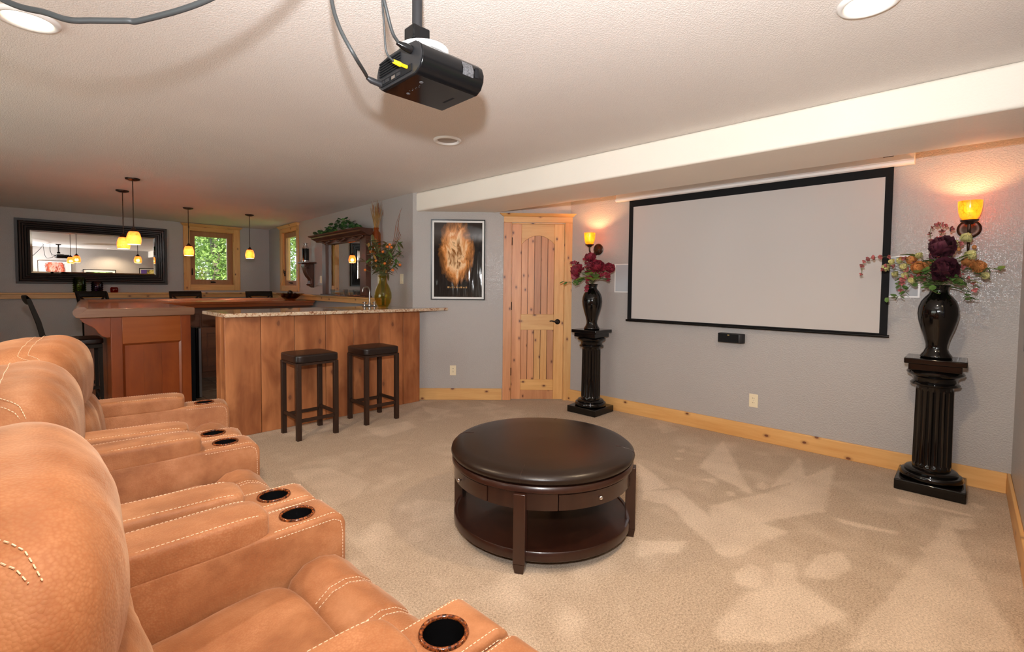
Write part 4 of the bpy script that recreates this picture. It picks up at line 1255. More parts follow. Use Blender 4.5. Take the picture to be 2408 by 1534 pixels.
plug = MB().tube([(-0.128, -0.060, 0.030), (-0.150, -0.060, 0.030), (-0.152, -0.060, 0.030), (-0.176, -0.058, 0.033)], [0.0055, 0.0055, 0.0075, 0.0062], 10).build('yellow_plug', M['yellow'], pj, smooth=40)
tag(plug, 'yellow cable plug')
MB().tube([(-0.128, -0.085, 0.075), (-0.150, -0.082, 0.078), (-0.175, -0.075, 0.085)], [0.013, 0.012, 0.006], 10).build('power_plug', M['black_plastic'], pj, smooth=40)
MB().tube([(-0.128, 0.102, 0.022), (-0.165, 0.104, 0.026), (-0.18, 0.106, 0.032)], [0.010, 0.010, 0.006], 10).build('signal_plug', M['grey_plastic'], pj, smooth=40)
# silver rating label follows the rounded side
lb_ = [(-0.1285, 0.0805), (-0.1378, 0.058), (-0.1358, 0.036)]
MB().grid(lambda u, v: (0.035+0.045*u, (lb_[0][0]*(1-2*v)+lb_[1][0]*2*v if v < .5 else lb_[1][0]*(2-2*v)+lb_[2][0]*(2*v-1))-0.0008, (lb_[0][1]*(1-2*v)+lb_[1][1]*2*v if v < .5 else lb_[1][1]*(2-2*v)+lb_[2][1]*(2*v-1))), 2, 5).build('rating_label', M['label'], pj)
MB().box(0.088, 0.102, -0.1395, -0.133, 0.040, 0.074).build('side_latch', M['black_matte'], pj, bevel=0.002)
for (x, y) in ((-0.055, 0.05), (-0.075, -0.06)):
    MB().lathe([(0, 0), (0.007, 0), (0.006, -0.0015), (0, -0.0015)], 14).build('bottom_mark', M['label'], pj, loc=(x, y, -0.0013))
for k in range(7):
    MB().box(-0.066+0.004*(k % 2), -0.062+0.004*(k % 2), -0.035+k*0.010, -0.033+k*0.010, -0.0018, -0.0013).build('bottom_icon', M['label'], pj)
MB().box(0.075, 0.083, -0.03, 0.03, -0.0018, -0.0013).build('bottom_logo', M['black_matte'], pj)
ln = MB(); ln._cap = False
ln.lathe([(0.032, 0.0), (0.032, 0.018), (0.026, 0.020), (0.024, 0.008), (0, 0.006)], 24).build('lens_barrel', M['black_matte'], pj, smooth=40, loc=(0.126, 0.06, 0.055), rot=(0, PI/2, 0))
mt = MB().lathe([(0, 0.104), (0.075, 0.104), (0.082, 0.112), (0.082, 0.120), (0.06, 0.130), (0, 0.132)], 28).build('mount_plate', M['white'], pj, smooth=40, loc=(-0.045, -0.03, 0))
MB().box(-0.032, 0.032, -0.028, 0.028, 0.131, 0.176).build('mount_bracket', M['black_plastic'], pj, bevel=0.004, loc=(-0.075, -0.035, 0))
MB().tube([(-0.075, -0.035, 0.17), (-0.075, -0.035, CEIL-1.974)], 0.0165, 16).build('pole', M['grey_plastic'], pj, smooth=40)
MB().lathe([(0.017, CEIL-1.974-0.03), (0.05, CEIL-1.974-0.022), (0.06, CEIL-1.974-0.001)], 24, (-0.075, -0.035, 0)).build('ceiling_flange', M['black_plastic'], pj, smooth=40)

def smooth_path(p, n=10):
    p = [Vector(q) for q in p]
    p = [p[0]*2-p[1]]+p+[p[-1]*2-p[-2]]
    out = []
    for i in range(1, len(p)-2):
        for k in range(n):
            t = k/n
            out.append(0.5*((2*p[i])+(-p[i-1]+p[i+1])*t+(2*p[i-1]-5*p[i]+4*p[i+1]-p[i+2])*t*t+(-p[i-1]+3*p[i]-3*p[i+1]+p[i+2])*t**3))
    return out+[p[-2]]
def cord(name, pts, r, lb):
    o = MB().tube(smooth_path(pts), r, 8).build(name, M['cable'], smooth=180)
    tag(o, lb, 'cable')
cord('hanging_cable', [(-0.42, 1.75, CEIL-0.004), (-0.22, 1.62, 2.10), (-0.02, 1.545, 1.935), (0.07, 1.495, 1.906), (0.105, 1.475, 1.898), (0.14, 1.456, 1.904), (0.195, 1.425, 1.914), (0.225, 1.40, 1.919), (0.32, 1.262, 1.95), (0.43, 1.10, 2.03), (0.56, 0.96, 2.20), (0.66, 0.90, CEIL-0.004)], 0.0065, 'thick grey cable drooping from the ceiling at the upper left')
cord('projector_cable', [(0.832, 1.472, 2.006), (0.784, 1.400, 1.982), (0.70, 1.305, 1.972), (0.662, 1.322, 2.045), (0.650, 1.345, 2.13), (0.640, 1.34, 2.24), (0.63, 1.30, CEIL-0.004)], 0.0055, 'grey cable curving from the projector\'s left rear connector')
cord('projector_cable', [(0.838, 1.295, 2.059), (0.812, 1.285, 2.075), (0.785, 1.272, 2.12), (0.768, 1.27, 2.18), (0.765, 1.26, 2.27), (0.775, 1.22, CEIL-0.004)], 0.005, 'black power cable running up from the projector to the ceiling')
cord('projector_cable', [(0.836, 1.315, 2.006), (0.808, 1.312, 2.025), (0.790, 1.295, 2.09), (0.778, 1.285, 2.17), (0.78, 1.27, 2.26), (0.79, 1.23, CEIL-0.004)], 0.003, 'thin dark cable beside the power cable, ending at the yellow plug')

# ---------------------------------------------------------------- pendants over the bar
def pendant():
    t = thing('pendant_lamp', 'x', 'pendant lamp', group='amber pendants over the bar')
    MB().lathe([(0, -0.024), (0.030, -0.024), (0.058, -0.014), (0.062, -0.006), (0.062, -0.0005), (0, -0.0005)], 28).build('canopy', M['bronze'], t, smooth=40)
    MB().tube([(0, 0, -0.02), (0, 0, -0.505)], 0.0045, 8).build('stem', M['bronze'], t, smooth=40)
    MB().lathe([(0, -0.490), (0.010, -0.492), (0.014, -0.505), (0.034, -0.526), (0.036, -0.534), (0, -0.534)], 20).build('socket_cap', M['bronze'], t, smooth=40)
    b = MB(); b._cap = False
    b.lathe([(0.022, -0.530), (0.040, -0.536), (0.052, -0.560), (0.060, -0.595), (0.062, -0.625), (0.058, -0.650), (0.053, -0.664), (0.050, -0.664), (0.055, -0.645), (0.058, -0.622), (0.056, -0.595), (0.047, -0.562), (0.030, -0.542)], 32).build('shade', M['pendant_glass'], t, smooth=60)
    MB().torus((0, 0, -0.663), 0.0525, 0.0030, 32, 6).build('shade_rim', M['pend_rim'], t, smooth=180)
    MB().ell((0, 0, -0.572), 0.016, 0.016, 0.020, 12, 8).build('bulb', M['bulb'], t, smooth=180)
    return t
pd = pendant()
for i, (x, y, lb) in enumerate(((0.872, 6.146, 'amber glass pendant hanging nearest, over the end of the bar'), (0.902, 7.025, 'amber glass pendant partly behind the nearest one'), (1.730, 7.915, 'amber glass pendant in front of the window\'s left casing'), (2.525, 7.942, 'amber glass pendant between the two windows'))):
    q = pd if i == 0 else copy_tree(pd)
    q.location = (x, y, CEIL)
    q['label'] = lb
    lamp('pendant_bulb_light', 'POINT', (x, y, CEIL-0.615), 11, (1.0, 0.76, 0.50), shadow_soft_size=0.03)

# ---------------------------------------------------------------- wall sconces by the screen
def sconce():
    t = thing('wall_sconce', 'x', 'wall lamp', group='amber wall sconces beside the screen')
    MB().lathe([(0, 0.0), (0.060, 0.0), (0.062, 0.006), (0.052, 0.013), (0.046, 0.011), (0.030, 0.016), (0, 0.020)], 32).build('backplate', M['bronze'], t, smooth=40, loc=(0, -0.001, 0), rot=(PI/2, 0, 0))
    MB().tube(smooth_path([(0, -0.015, -0.01), (0, -0.06, -0.055), (0, -0.12, -0.065), (0, -0.165, -0.030), (0, -0.172, 0.022)], 8), 0.009, 10).build('arm', M['bronze'], t, smooth=60)
    cv = [(0, -0.05-0.030*math.cos(a)*(1-a/9), -0.050+0.030*math.sin(a)*(1-a/9)) for a in [k*0.35 for k in range(22)]]
    MB().tube(cv, 0.0055, 8).build('scroll', M['bronze'], t, smooth=60)
    cv = [(0.012, -0.125-0.026*math.cos(a)*(1-a/9), -0.062-0.026*math.sin(a)*(1-a/9)) for a in [k*0.35 for k in range(20)]]
    MB().tube(cv, 0.005, 8).build('scroll', M['bronze'], t, smooth=60)
    MB().tube([(0, -0.10, -0.065), (0.0, -0.105, -0.11), (0, -0.10, -0.15), (0, -0.085, -0.172)], [0.008, 0.0075, 0.006, 0.003], 8).build('drop_stem', M['bronze'], t, smooth=60)
    MB().lathe([(0, 0.016), (0.020, 0.016), (0.026, 0.028), (0.044, 0.036), (0.046, 0.043), (0, 0.043)], 24, (0, -0.172, 0)).build('cup', M['bronze'], t, smooth=40)
    b = MB(); b._cap = False
    b.lathe([(0.0, 0.040), (0.030, 0.040), (0.046, 0.062), (0.055, 0.095), (0.059, 0.135), (0.060, 0.165), (0.056, 0.165), (0.055, 0.135), (0.051, 0.098), (0.042, 0.068), (0.026, 0.047), (0, 0.046)], 36, (0, -0.172, 0)).build('shade', M['sconce_glass'], t, smooth=60)
    MB().ell((0, -0.172, 0.078), 0.016, 0.016, 0.024, 12, 8).build('bulb', M['bulb'], t, smooth=180)
    return t
sc_ = sconce()
for i, (y, lb) in enumerate(((2.942, 'lit amber glass wall sconce near the pine door'), (0.013, 'lit amber glass wall sconce near the right-hand corner'))):
    q = sc_ if i == 0 else copy_tree(sc_)
    q.location = at('front', -y, 0, 1.727)
    q.rotation_euler = (0, 0, -PI/2)
    q['label'] = lb
    p = at('front', -y, -0.172, 1.727+0.128)
    lamp('sconce_bulb_light', 'POINT', p, 9, (1.0, 0.55, 0.24), shadow_soft_size=0.012)
# ---------------------------------------------------------------- black pedestals with vases
def pedestal():
    t = thing('column_pedestal', 'x', 'pedestal', group='black column pedestals')
    G = M['black_gloss']
    MB().box(-0.175, 0.175, -0.175, 0.175, 0.0, 0.070).build('plinth', G, t, bevel=0.006)
    MB().lathe([(0.0, 0.070), (0.150, 0.070), (0.162, 0.080), (0.164, 0.095), (0.155, 0.110), (0.138, 0.114), (0.140, 0.124), (0.130, 0.136), (0.112, 0.140), (0.0, 0.140)], 48).build('base_moulding', G, t, smooth=40)
    nfl = 20
    def flute(r, z, a):
        if r < 0.05: return r
        k = (a*nfl/(2*PI)) % 1.0
        e = min(1, max(0, (z-0.155)/0.02))*min(1, max(0, (0.675-z)/0.02))
        return r-0.010*e*max(0, math.sin(PI*k))**0.6
    zs = [0.139, 0.155, 0.165, 0.176, 0.40, 0.654, 0.665, 0.675, 0.690]
    MB().lathe([(0.0, 0.139)]+[(0.100-0.006*(z/0.69), z) for z in zs]+[(0, 0.690)], nfl*8, rfn=flute).build('fluted_shaft', G, t, smooth=50)
    MB().lathe([(0.0, 0.688), (0.108, 0.688), (0.124, 0.694), (0.128, 0.703), (0.120, 0.712), (0.112, 0.718), (0.112, 0.735), (0.122, 0.752), (0.142, 0.762), (0.148, 0.774), (0.140, 0.788), (0.124, 0.795), (0.0, 0.795)], 48).build('capital', G, t, smooth=40)
    MB().box(-0.130, 0.130, -0.130, 0.130, 0.795, 0.838).build('abacus', G, t, bevel=0.004)
    MB().box(-0.152, 0.152, -0.152, 0.152, 0.838, 0.873).build('top_slab', G, t, bevel=0.005)
    return t
def urn():
    b = MB(); b._cap = False
    b.lathe([(0.0, 0.0), (0.078, 0.0), (0.082, 0.006), (0.080, 0.016), (0.066, 0.036), (0.056, 0.062), (0.056, 0.085), (0.066, 0.130), (0.085, 0.190), (0.099, 0.245), (0.105, 0.290), (0.102, 0.330), (0.090, 0.370), (0.070, 0.400), (0.053, 0.418), (0.047, 0.435), (0.048, 0.455), (0.056, 0.470), (0.058, 0.476), (0.052, 0.474), (0.043, 0.452), (0.042, 0.435), (0.05, 0.41)], 64)
    return b.build('urn_vase', M['black_gloss'], smooth=180)
PED = [((4.205, 2.852), 'black fluted column pedestal beside the pine door'), ((4.19, 0.140), 'black fluted column pedestal in the right-hand corner')]
p0 = pedestal()
u0 = urn()
for i, ((x, y), lb) in enumerate(PED):
    q = p0 if i == 0 else copy_tree(p0)
    q.location = (x, y, 0); q['label'] = lb
    v = u0 if i == 0 else copy_tree(u0)
    v.location = (x, y, 0.8735)
    tag(v, ('glossy black urn vase holding the red flowers', 'glossy black urn vase holding the mixed plum and orange bouquet')[i], 'vase', 'black urn vases')

# ---------------------------------------------------------------- artificial flowers
def petal_mesh(name, m, n, layers, cup=0.6, r=0.05, ruffle=0.15, plen=1.0, seed=1):
    """many-petalled bloom, opening along +z"""
    rnd = random.Random(seed)
    b = MB()
    for L in range(layers):
        f = L/max(1, layers-1)
        tilt = R(82-70*f**0.8)*1.0
        k = max(3, int(n*(1-0.55*f)))
        for i in range(k):
            a = 2*PI*i/k+L*0.7+rnd.uniform(-.15, .15)
            ln_ = r*plen*(1-0.45*f)*rnd.uniform(.85, 1.1)
            wd = ln_*0.62
            tl = tilt+rnd.uniform(-.15, .15)
            vs = []
            for u in (0, 0.4, 0.75, 1.0):
                for w in (-1, 0, 1):
                    bend = tl-cup*u*0.9
                    x = ln_*u*math.sin(bend)
                    z = ln_*u*math.cos(bend)+0.012*f
                    ww = w*wd*math.sin(PI*min(0.93, 0.12+0.75*u))
                    zz = z-0.10*ln_*abs(w)*(1-u)+ruffle*ln_*rnd.uniform(-.5, .5)*u
                    vs.append((x*math.cos(a)-ww*math.sin(a), x*math.sin(a)+ww*math.cos(a), zz))
            b.add(vs, [(q*3+c, q*3+c+1, q*3+c+4, q*3+c+3) for q in range(3) for c in range(2)])
    return b.mesh(name, m, 180)
def leaf_mesh(name, m, l=0.09, w=0.05, droop=0.3, lobes=0):
    b = MB()
    def f(u, v):
        s = v*2-1
        ww = w*math.sin(PI*min(0.97, u*0.95+0.03))**0.7
        if lobes: ww *= 0.75+0.35*abs(math.sin(u*PI*lobes))
        return (l*u, s*ww, -droop*l*u*u+0.25*w*abs(s)*(1-u*0.5))
    b.grid(f, 8, 5)
    return b.mesh(name, m, 180)
FL = {
    'peony': petal_mesh('peony_bloom', M['burgundy'], 12, 5, 0.9, 0.052, 0.3, seed=2),
    'hyd': petal_mesh('plum_bloom', M['purple'], 14, 6, 0.9, 0.060, 0.45, seed=3),
    'mum': petal_mesh('rust_bloom', M['orange'], 16, 6, 1.0, 0.036, 0.35, seed=4),
    'rose': petal_mesh('cream_bloom', M['cream'], 7, 4, 1.25, 0.026, 0.1, seed=5),
    'bud': petal_mesh('pink_bud', M['pink'], 5, 2, 0.3, 0.024, 0.1, seed=6),
    'budr': petal_mesh('red_bud', M['burgundy'], 5, 2, 0.4, 0.022, 0.2, seed=8),
    'leaf': leaf_mesh('leaf', M['leaf'], 0.085, 0.036, 0.3),
    'leafb': leaf_mesh('broad_leaf', M['leaf_light'], 0.075, 0.045, 0.2),
    'ivy': leaf_mesh('ivy_leaf', M['leaf'], 0.030, 0.015, 0.2, 2),
    'long': leaf_mesh('long_leaf', M['leaf_light'], 0.11, 0.010, 0.2),
}
def part_dir(root, key, name, p, d, s=1.0):
    MB().tube(smooth_path([(0, 0, 0.0), (p[0]*0.35, p[1]*0.35, p[2]*0.6), p], 5), 0.002, 5).build('stem', M['stem'], root, smooth=180)
    return inst(FL[key], name, root, p, zdir(d), s)
def leaf_dir(root, key, name, p, d, s=1.0):
    d = Vector(d).normalized()
    return inst(FL[key], name, root, p, d.to_track_quat('X', 'Z').to_euler(), s)
def sprig(root, path, leafkey, name, n, s=1.0, stem_r=0.0015, buds=None):
    """stem with small leaves or buds: a part whose leaves are its sub-parts"""
    pts = smooth_path(path, 6)
    st_ = MB().tube(pts, stem_r, 5).build(name, M['stem'], root, smooth=180)
    for k in range(n):
        i = int((0.25+0.75*k/max(1, n-1))*(len(pts)-2))
        d = pts[i+1]-pts[i]
        side = Vector((random.gauss(0, 1), random.gauss(0, 1), random.gauss(0, .6)))
        if buds:
            inst(FL[buds], 'bud', st_, pts[i], zdir(d.normalized()*0.8+side.normalized()*0.6), s*random.uniform(.7, 1.1))
        else:
            leaf = inst(FL[leafkey], 'leaf', st_, pts[i], (side+d*20).normalized().to_track_quat('X', 'Z').to_euler(), s*random.uniform(.7, 1.2))
    return st_
# image-left is +y along the screen wall, so local x = -world y (rotate by -90), -y = towards the room
def bouquet(name, label, ped, z=1.335):
    (x, y) = ped
    return thing(name, label, 'flowers', (x, y, z), -PI/2)
b1 = bouquet('flower_arrangement', 'burgundy silk peonies with green leaves in the vase by the door', PED[0][0])
b1.scale = (1.45, 1.2, 1.22)
for (p, d, s) in (((-0.085, -0.05, 0.115), (-0.5, -0.7, 0.5), 1.15), ((0.075, -0.06, 0.135), (0.35, -0.8, 0.6), 1.2), ((0.0, -0.03, 0.215), (0.0, -0.5, 0.9), 0.95), ((0.135, -0.02, 0.13), (0.8, -0.4, 0.5), 0.9), ((-0.03, 0.05, 0.16), (-0.2, 0.6, 0.8), 1.0), ((-0.125, 0.0, 0.08), (-0.9, -0.3, 0.3), 0.9)):
    part_dir(b1, 'peony', 'peony_bloom', p, d, s*1.2)
for (p, d, s) in (((-0.01, -0.07, 0.09), (-0.1, -0.9, 0.35), 1.1), ((0.045, -0.08, 0.055), (0.5, -0.8, 0.0), 1.2), ((-0.03, -0.06, 0.06), (-0.5, -0.7, -0.1), 1.0), ((0.08, -0.03, 0.05), (0.9, -0.3, 0.1), 1.0), ((-0.07, -0.03, 0.05), (-0.9, -0.3, -0.1), 1.0), ((0.0, 0.05, 0.10), (0.2, 0.9, 0.4), 1.1)):
    leaf_dir(b1, random.choice(('leaf', 'leafb')), 'leaf', p, d, s)
for path in ([(0, 0, 0.02), (-0.06, -0.03, 0.14), (-0.13, -0.04, 0.20), (-0.165, -0.05, 0.195)], [(0, 0, 0.02), (0.08, 0, 0.12), (0.15, -0.02, 0.17), (0.185, -0.03, 0.14)], [(0, 0, 0.02), (0.09, -0.03, 0.09), (0.15, -0.05, 0.09), (0.165, -0.06, 0.04)], [(0, 0, 0.02), (0.005, -0.02, 0.15), (0.01, -0.03, 0.26)], [(0, 0, 0.02), (0.0, -0.07, 0.06), (0.01, -0.09, 0.0), (0.0, -0.09, -0.05)], [(0, 0, 0.02), (-0.04, -0.02, 0.15), (-0.05, -0.03, 0.23)]):
    sprig(b1, path, None, 'red_sprig', 7, 1.0, buds='budr')
rl = random.Random(6)
for k in range(14):
    a = rl.uniform(0, 6.28); r = rl.uniform(0.02, 0.09)
    leaf_dir(b1, rl.choice(('leaf', 'leafb', 'ivy')), 'leaf', (r*math.cos(a), r*math.sin(a)*0.7-0.02, rl.uniform(0.02, 0.13)), (math.cos(a), math.sin(a)-0.3, rl.uniform(-.3, .7)), rl.uniform(.7, 1.1))
sprig(b1, [(0, 0, 0.02), (-0.07, -0.04, 0.05), (-0.14, -0.07, 0.025), (-0.21, -0.10, 0.03)], 'ivy', 'ivy_tendril', 9, 1.2)
sprig(b1, [(0, 0, 0.02), (-0.05, -0.05, 0.05), (-0.08, -0.07, 0.0)], 'ivy', 'ivy_tendril', 6, 1.2)

b2 = bouquet('flower_arrangement', 'mixed plum, rust and cream silk bouquet in the corner vase', PED[1][0])
b2.scale = (1.0, 1.0, 1.05)
for (p, d, s) in (((0.005, -0.05, 0.215), (0, -0.6, 0.8), 1.30), ((0.02, -0.085, 0.095), (0.05, -0.95, 0.3), 1.35), ((0.0, 0.05, 0.17), (0, 0.6, 0.8), 1.1)):
    part_dir(b2, 'hyd', 'plum_bloom', p, d, s*1.22)
for (p, d, s) in (((-0.095, -0.06, 0.115), (-0.4, -0.9, 0.3), 1.15), ((0.165, -0.05, 0.115), (0.5, -0.8, 0.4), 1.15), ((-0.13, -0.02, 0.165), (-0.6, -0.5, 0.6), 0.95), ((0.12, 0.0, 0.14), (0.5, -0.5, 0.7), 1.0), ((-0.05, 0.04, 0.13), (-0.4, 0.6, 0.6), 1.0)):
    part_dir(b2, 'mum', 'rust_bloom', p, d, s*1.25)
for (p, d, s) in (((-0.27, -0.04, 0.125), (-0.4, -0.9, 0.2), 1.2), ((-0.175, -0.06, 0.125), (-0.2, -0.95, 0.2), 1.2), ((-0.20, -0.02, 0.165), (-0.4, -0.7, 0.5), 1.0), ((-0.165, -0.06, 0.075), (-0.3, -0.9, -0.1), 1.1), ((0.115, -0.03, 0.285), (0.2, -0.7, 0.7), 1.4), ((0.135, -0.05, 0.19), (0.3, -0.9, 0.3), 1.4), ((0.065, -0.03, 0.25), (0.1, -0.7, 0.6), 1.2), ((-0.22, -0.02, 0.085), (-0.5, -0.8, 0.0), 1.0), ((-0.13, -0.07, 0.045), (-0.3, -0.9, -0.1), 1.1), ((-0.24, -0.05, 0.16), (-0.5, -0.7, 0.3), 0.9), ((0.20, -0.05, 0.07), (0.6, -0.7, 0.1), 1.0), ((-0.10, -0.07, 0.19), (-0.3, -0.8, 0.5), 1.0)):
    part_dir(b2, 'rose', 'cream_bloom', p, d, s*1.25)
for path, n in (([(0, 0, 0.02), (-0.04, -0.02, 0.24), (-0.055, -0.03, 0.36), (0.0, -0.04, 0.385), (0.05, -0.04, 0.35)], 8), ([(0, 0, 0.02), (-0.02, -0.03, 0.26), (0.0, -0.03, 0.34), (-0.02, -0.03, 0.40)], 4), ([(0, 0, 0.03), (-0.15, -0.05, 0.17), (-0.30, -0.08, 0.195), (-0.39, -0.10, 0.17), (-0.405, -0.10, 0.07)], 9), ([(0, 0, 0.02), (-0.14, -0.06, 0.10), (-0.26, -0.08, 0.14), (-0.29, -0.08, 0.11)], 5), ([(0, 0, 0.02), (-0.10, -0.07, 0.07), (-0.18, -0.09, 0.05), (-0.19, -0.09, -0.03)], 7), ([(0, 0, 0.02), (0.08, -0.06, 0.08), (0.15, -0.08, 0.04), (0.165, -0.08, -0.02)], 5), ([(0, 0, 0.02), (0.03, -0.02, 0.22), (0.07, -0.04, 0.27), (0.09, -0.05, 0.26)], 5), ([(0, 0, 0.02), (0.06, -0.06, 0.10), (0.11, -0.08, 0.125)], 3)):
    sprig(b2, path, None, 'pink_sprig', n, 0.85, buds='bud')
for path, n in (([(0, 0, 0.02), (-0.10, -0.06, 0.05), (-0.17, -0.08, -0.03), (-0.20, -0.08, -0.06), (-0.27, -0.08, -0.07)], 13), ([(0, 0, 0.02), (-0.06, -0.07, 0.03), (-0.03, -0.09, -0.02), (0.0, -0.10, -0.04)], 12), ([(0, 0, 0.02), (0.07, -0.06, 0.04), (0.13, -0.08, -0.03), (0.15, -0.09, -0.08)], 14), ([(0, 0, 0.02), (0.10, -0.03, 0.10), (0.20, -0.05, 0.115), (0.29, -0.06, 0.10)], 11), ([(0, 0, 0.02), (-0.04, -0.07, 0.05), (-0.07, -0.09, 0.0)], 9), ([(0, 0, 0.02), (-0.12, -0.07, 0.06), (-0.20, -0.08, 0.03), (-0.21, -0.08, -0.02)], 8), ([(0, 0, 0.02), (0.05, -0.07, 0.05), (0.10, -0.09, 0.04)], 8)):
    sprig(b2, path, 'ivy', 'ivy_tendril', n, 1.1)
for (p, d, s) in (((-0.12, -0.05, 0.19), (-0.8, -0.3, 0.4), 1.0), ((-0.14, -0.05, 0.14), (-0.9, -0.3, 0.1), 1.0), ((0.05, -0.08, 0.05), (0.6, -0.7, 0.0), 1.0), ((-0.06, -0.07, 0.06), (-0.6, -0.7, 0.1), 1.0), ((0.09, -0.04, 0.17), (0.7, -0.4, 0.5), 1.0)):
    leaf_dir(b2, random.choice(('leaf', 'long')), 'leaf', p, d, s)
rl = random.Random(5)
for k in range(60):
    a = rl.uniform(0, 6.28); r = rl.uniform(0.03, 0.17)
    leaf_dir(b2, rl.choice(('ivy', 'ivy', 'leaf', 'long')), 'leaf', (r*math.cos(a), r*math.sin(a)*0.55-0.03, rl.uniform(0.0, 0.17)), (math.cos(a), math.sin(a)-0.4, rl.uniform(-.5, .6)), rl.uniform(.7, 1.2))
for p in ((0.03, -0.06, 0.275), (0.085, -0.05, 0.23), (0.155, -0.05, 0.24), (-0.20, -0.04, 0.185)):
    MB().ell(p, 0.012, 0.012, 0.012, 10, 6).build('berry', M['orange'], b2, smooth=180)

# ---------------------------------------------------------------- bar wall: mirror hutch, corbel shelf, bottle shelf
hu = on_wall('bar_mirror', 'mahogany back-bar mirror with a deep carved cornice and ivy on top', 'mirror', 'bar', 0.0)
H_ = M['hutch']
HL, HR = -2.45, -1.02
MB().box(HL, HL+0.13, -0.075, -0.001, 1.175, 1.955).build('post', H_, hu, bevel=0.005)
MB().box(HR-0.17, HR, -0.075, -0.001, 1.175, 1.955).build('post', H_, hu, bevel=0.005)
MB().box(HL-0.02, HR+0.02, -0.10, -0.001, 1.1535, 1.175).build('base_rail', H_, hu, bevel=0.004)
MB().box(HL+0.13, HR-0.17, -0.070, -0.001, 1.90, 1.955).build('head_rail', H_, hu, bevel=0.004)
MB().box(HL+0.13, HR-0.17, -0.030, -0.001, 1.176, 1.899).build('mirror_glass', M['mirror'], hu)
cp = [(-0.001, 1.955), (-0.090, 1.955), (-0.100, 1.972), (-0.135, 1.985), (-0.165, 2.000), (-0.172, 2.016), (-0.205, 2.026), (-0.215, 2.040), (-0.001, 2.040)]
MB().prism(cp, 'x', HL-0.20, HR+0.07).build('cornice', H_, hu, smooth=30)
for k in range(3):
    cx = HL+0.18+k*0.53
    for j in range(7):
        MB().ell((cx+(j-3)*0.045, -0.095-0.004*(j % 2), 1.945-0.010*(3-abs(j-3))), 0.022, 0.014, 0.018, 10, 6).build('carving', H_, hu, smooth=180)
iv = on_wall('ivy_garland', 'dark green ivy garland lying along the bar mirror\'s cornice', 'plant', 'bar', 0.0, 2.0405)
ivm = leaf_mesh('leaf', M['leaf_dark'], 0.055, 0.030, 0.3, 2)
ivl = leaf_mesh('leaf', M['leaf'], 0.050, 0.026, 0.3, 2)
MB().tube(smooth_path([(-2.55, -0.12, 0.01), (-2.1, -0.10, 0.015), (-1.6, -0.11, 0.02), (-1.14, -0.10, 0.01)]), 0.004, 6).build('vine', M['stem'], iv, smooth=180)
for k in range(170):
    u = random.random()
    x = -2.58+1.50*u
    hgt = 0.15*math.exp(-((x+1.62)/0.30)**2)+0.05*math.exp(-((x+2.45)/0.10)**2)+0.018
    inst(random.choice((ivm, ivm, ivl)), 'leaf', iv, (x, -0.125+random.uniform(-.05, .05), random.uniform(0.01, 1)*hgt+0.008), (random.uniform(-.8, .8), random.uniform(-1.2, .4), random.uniform(0, 6.28)), random.uniform(.7, 1.2))

cbs = on_wall('corbel_shelf', 'dark carved corbel shelf holding the black bottle', 'shelf', 'bar', -3.04)
MB().prism([(-0.17, -0.001), (0.17, -0.001), (0.17, -0.12), (0.12, -0.19), (-0.12, -0.19), (-0.17, -0.12)], 'z', 1.645, 1.668).build('shelf_board', M['hutch'], cbs, bevel=0.005)
MB().prism([(-0.001, 1.644), (-0.150, 1.644), (-0.155, 1.610), (-0.140, 1.560), (-0.125, 1.500), (-0.095, 1.440), (-0.060, 1.400), (-0.052, 1.360), (-0.068, 1.330), (-0.060, 1.300), (-0.035, 1.285), (-0.001, 1.260)], 'x', -0.075, 0.075).build('bracket', M['hutch'], cbs, bevel=0.012, seg=3)
for s in (-1, 1):
    cv = [(s*0.080, -0.105-0.040*math.cos(a)*(1-a/9), 1.590+0.040*math.sin(a)*(1-a/9)) for a in [k*0.35 for k in range(22)]]
    MB().tube(cv, 0.009, 8).build('scroll', M['hutch'], cbs, smooth=60)
    cv = [(s*0.080, -0.045-0.022*math.cos(a)*(1-a/9), 1.318-0.022*math.sin(a)*(1-a/9)) for a in [k*0.35 for k in range(22)]]
    MB().tube(cv, 0.007, 8).build('scroll', M['hutch'], cbs, smooth=60)
fk = thing('cocktail_shaker', 'black bottle with chrome cap on the corbel shelf', 'bottle', at('bar', -3.06, -0.10, 1.6685))
MB().lathe([(0, 0), (0.050, 0), (0.052, 0.012), (0.052, 0.025), (0, 0.025)], 28).build('foot_ring', M['chrome'], fk, smooth=40)
MB().lathe([(0, 0.025), (0.051, 0.025), (0.052, 0.20), (0.050, 0.215), (0, 0.215)], 28).build('body', M['black_gloss'], fk, smooth=40)
MB().lathe([(0, 0.215), (0.050, 0.215), (0.048, 0.232), (0.034, 0.246), (0.032, 0.270), (0, 0.270)], 28).build('neck', M['chrome'], fk, smooth=40)
MB().lathe([(0, 0.270), (0.024, 0.270), (0.024, 0.285), (0.040, 0.292), (0.040, 0.300), (0, 0.302)], 28).build('cap', M['chrome'], fk, smooth=40)

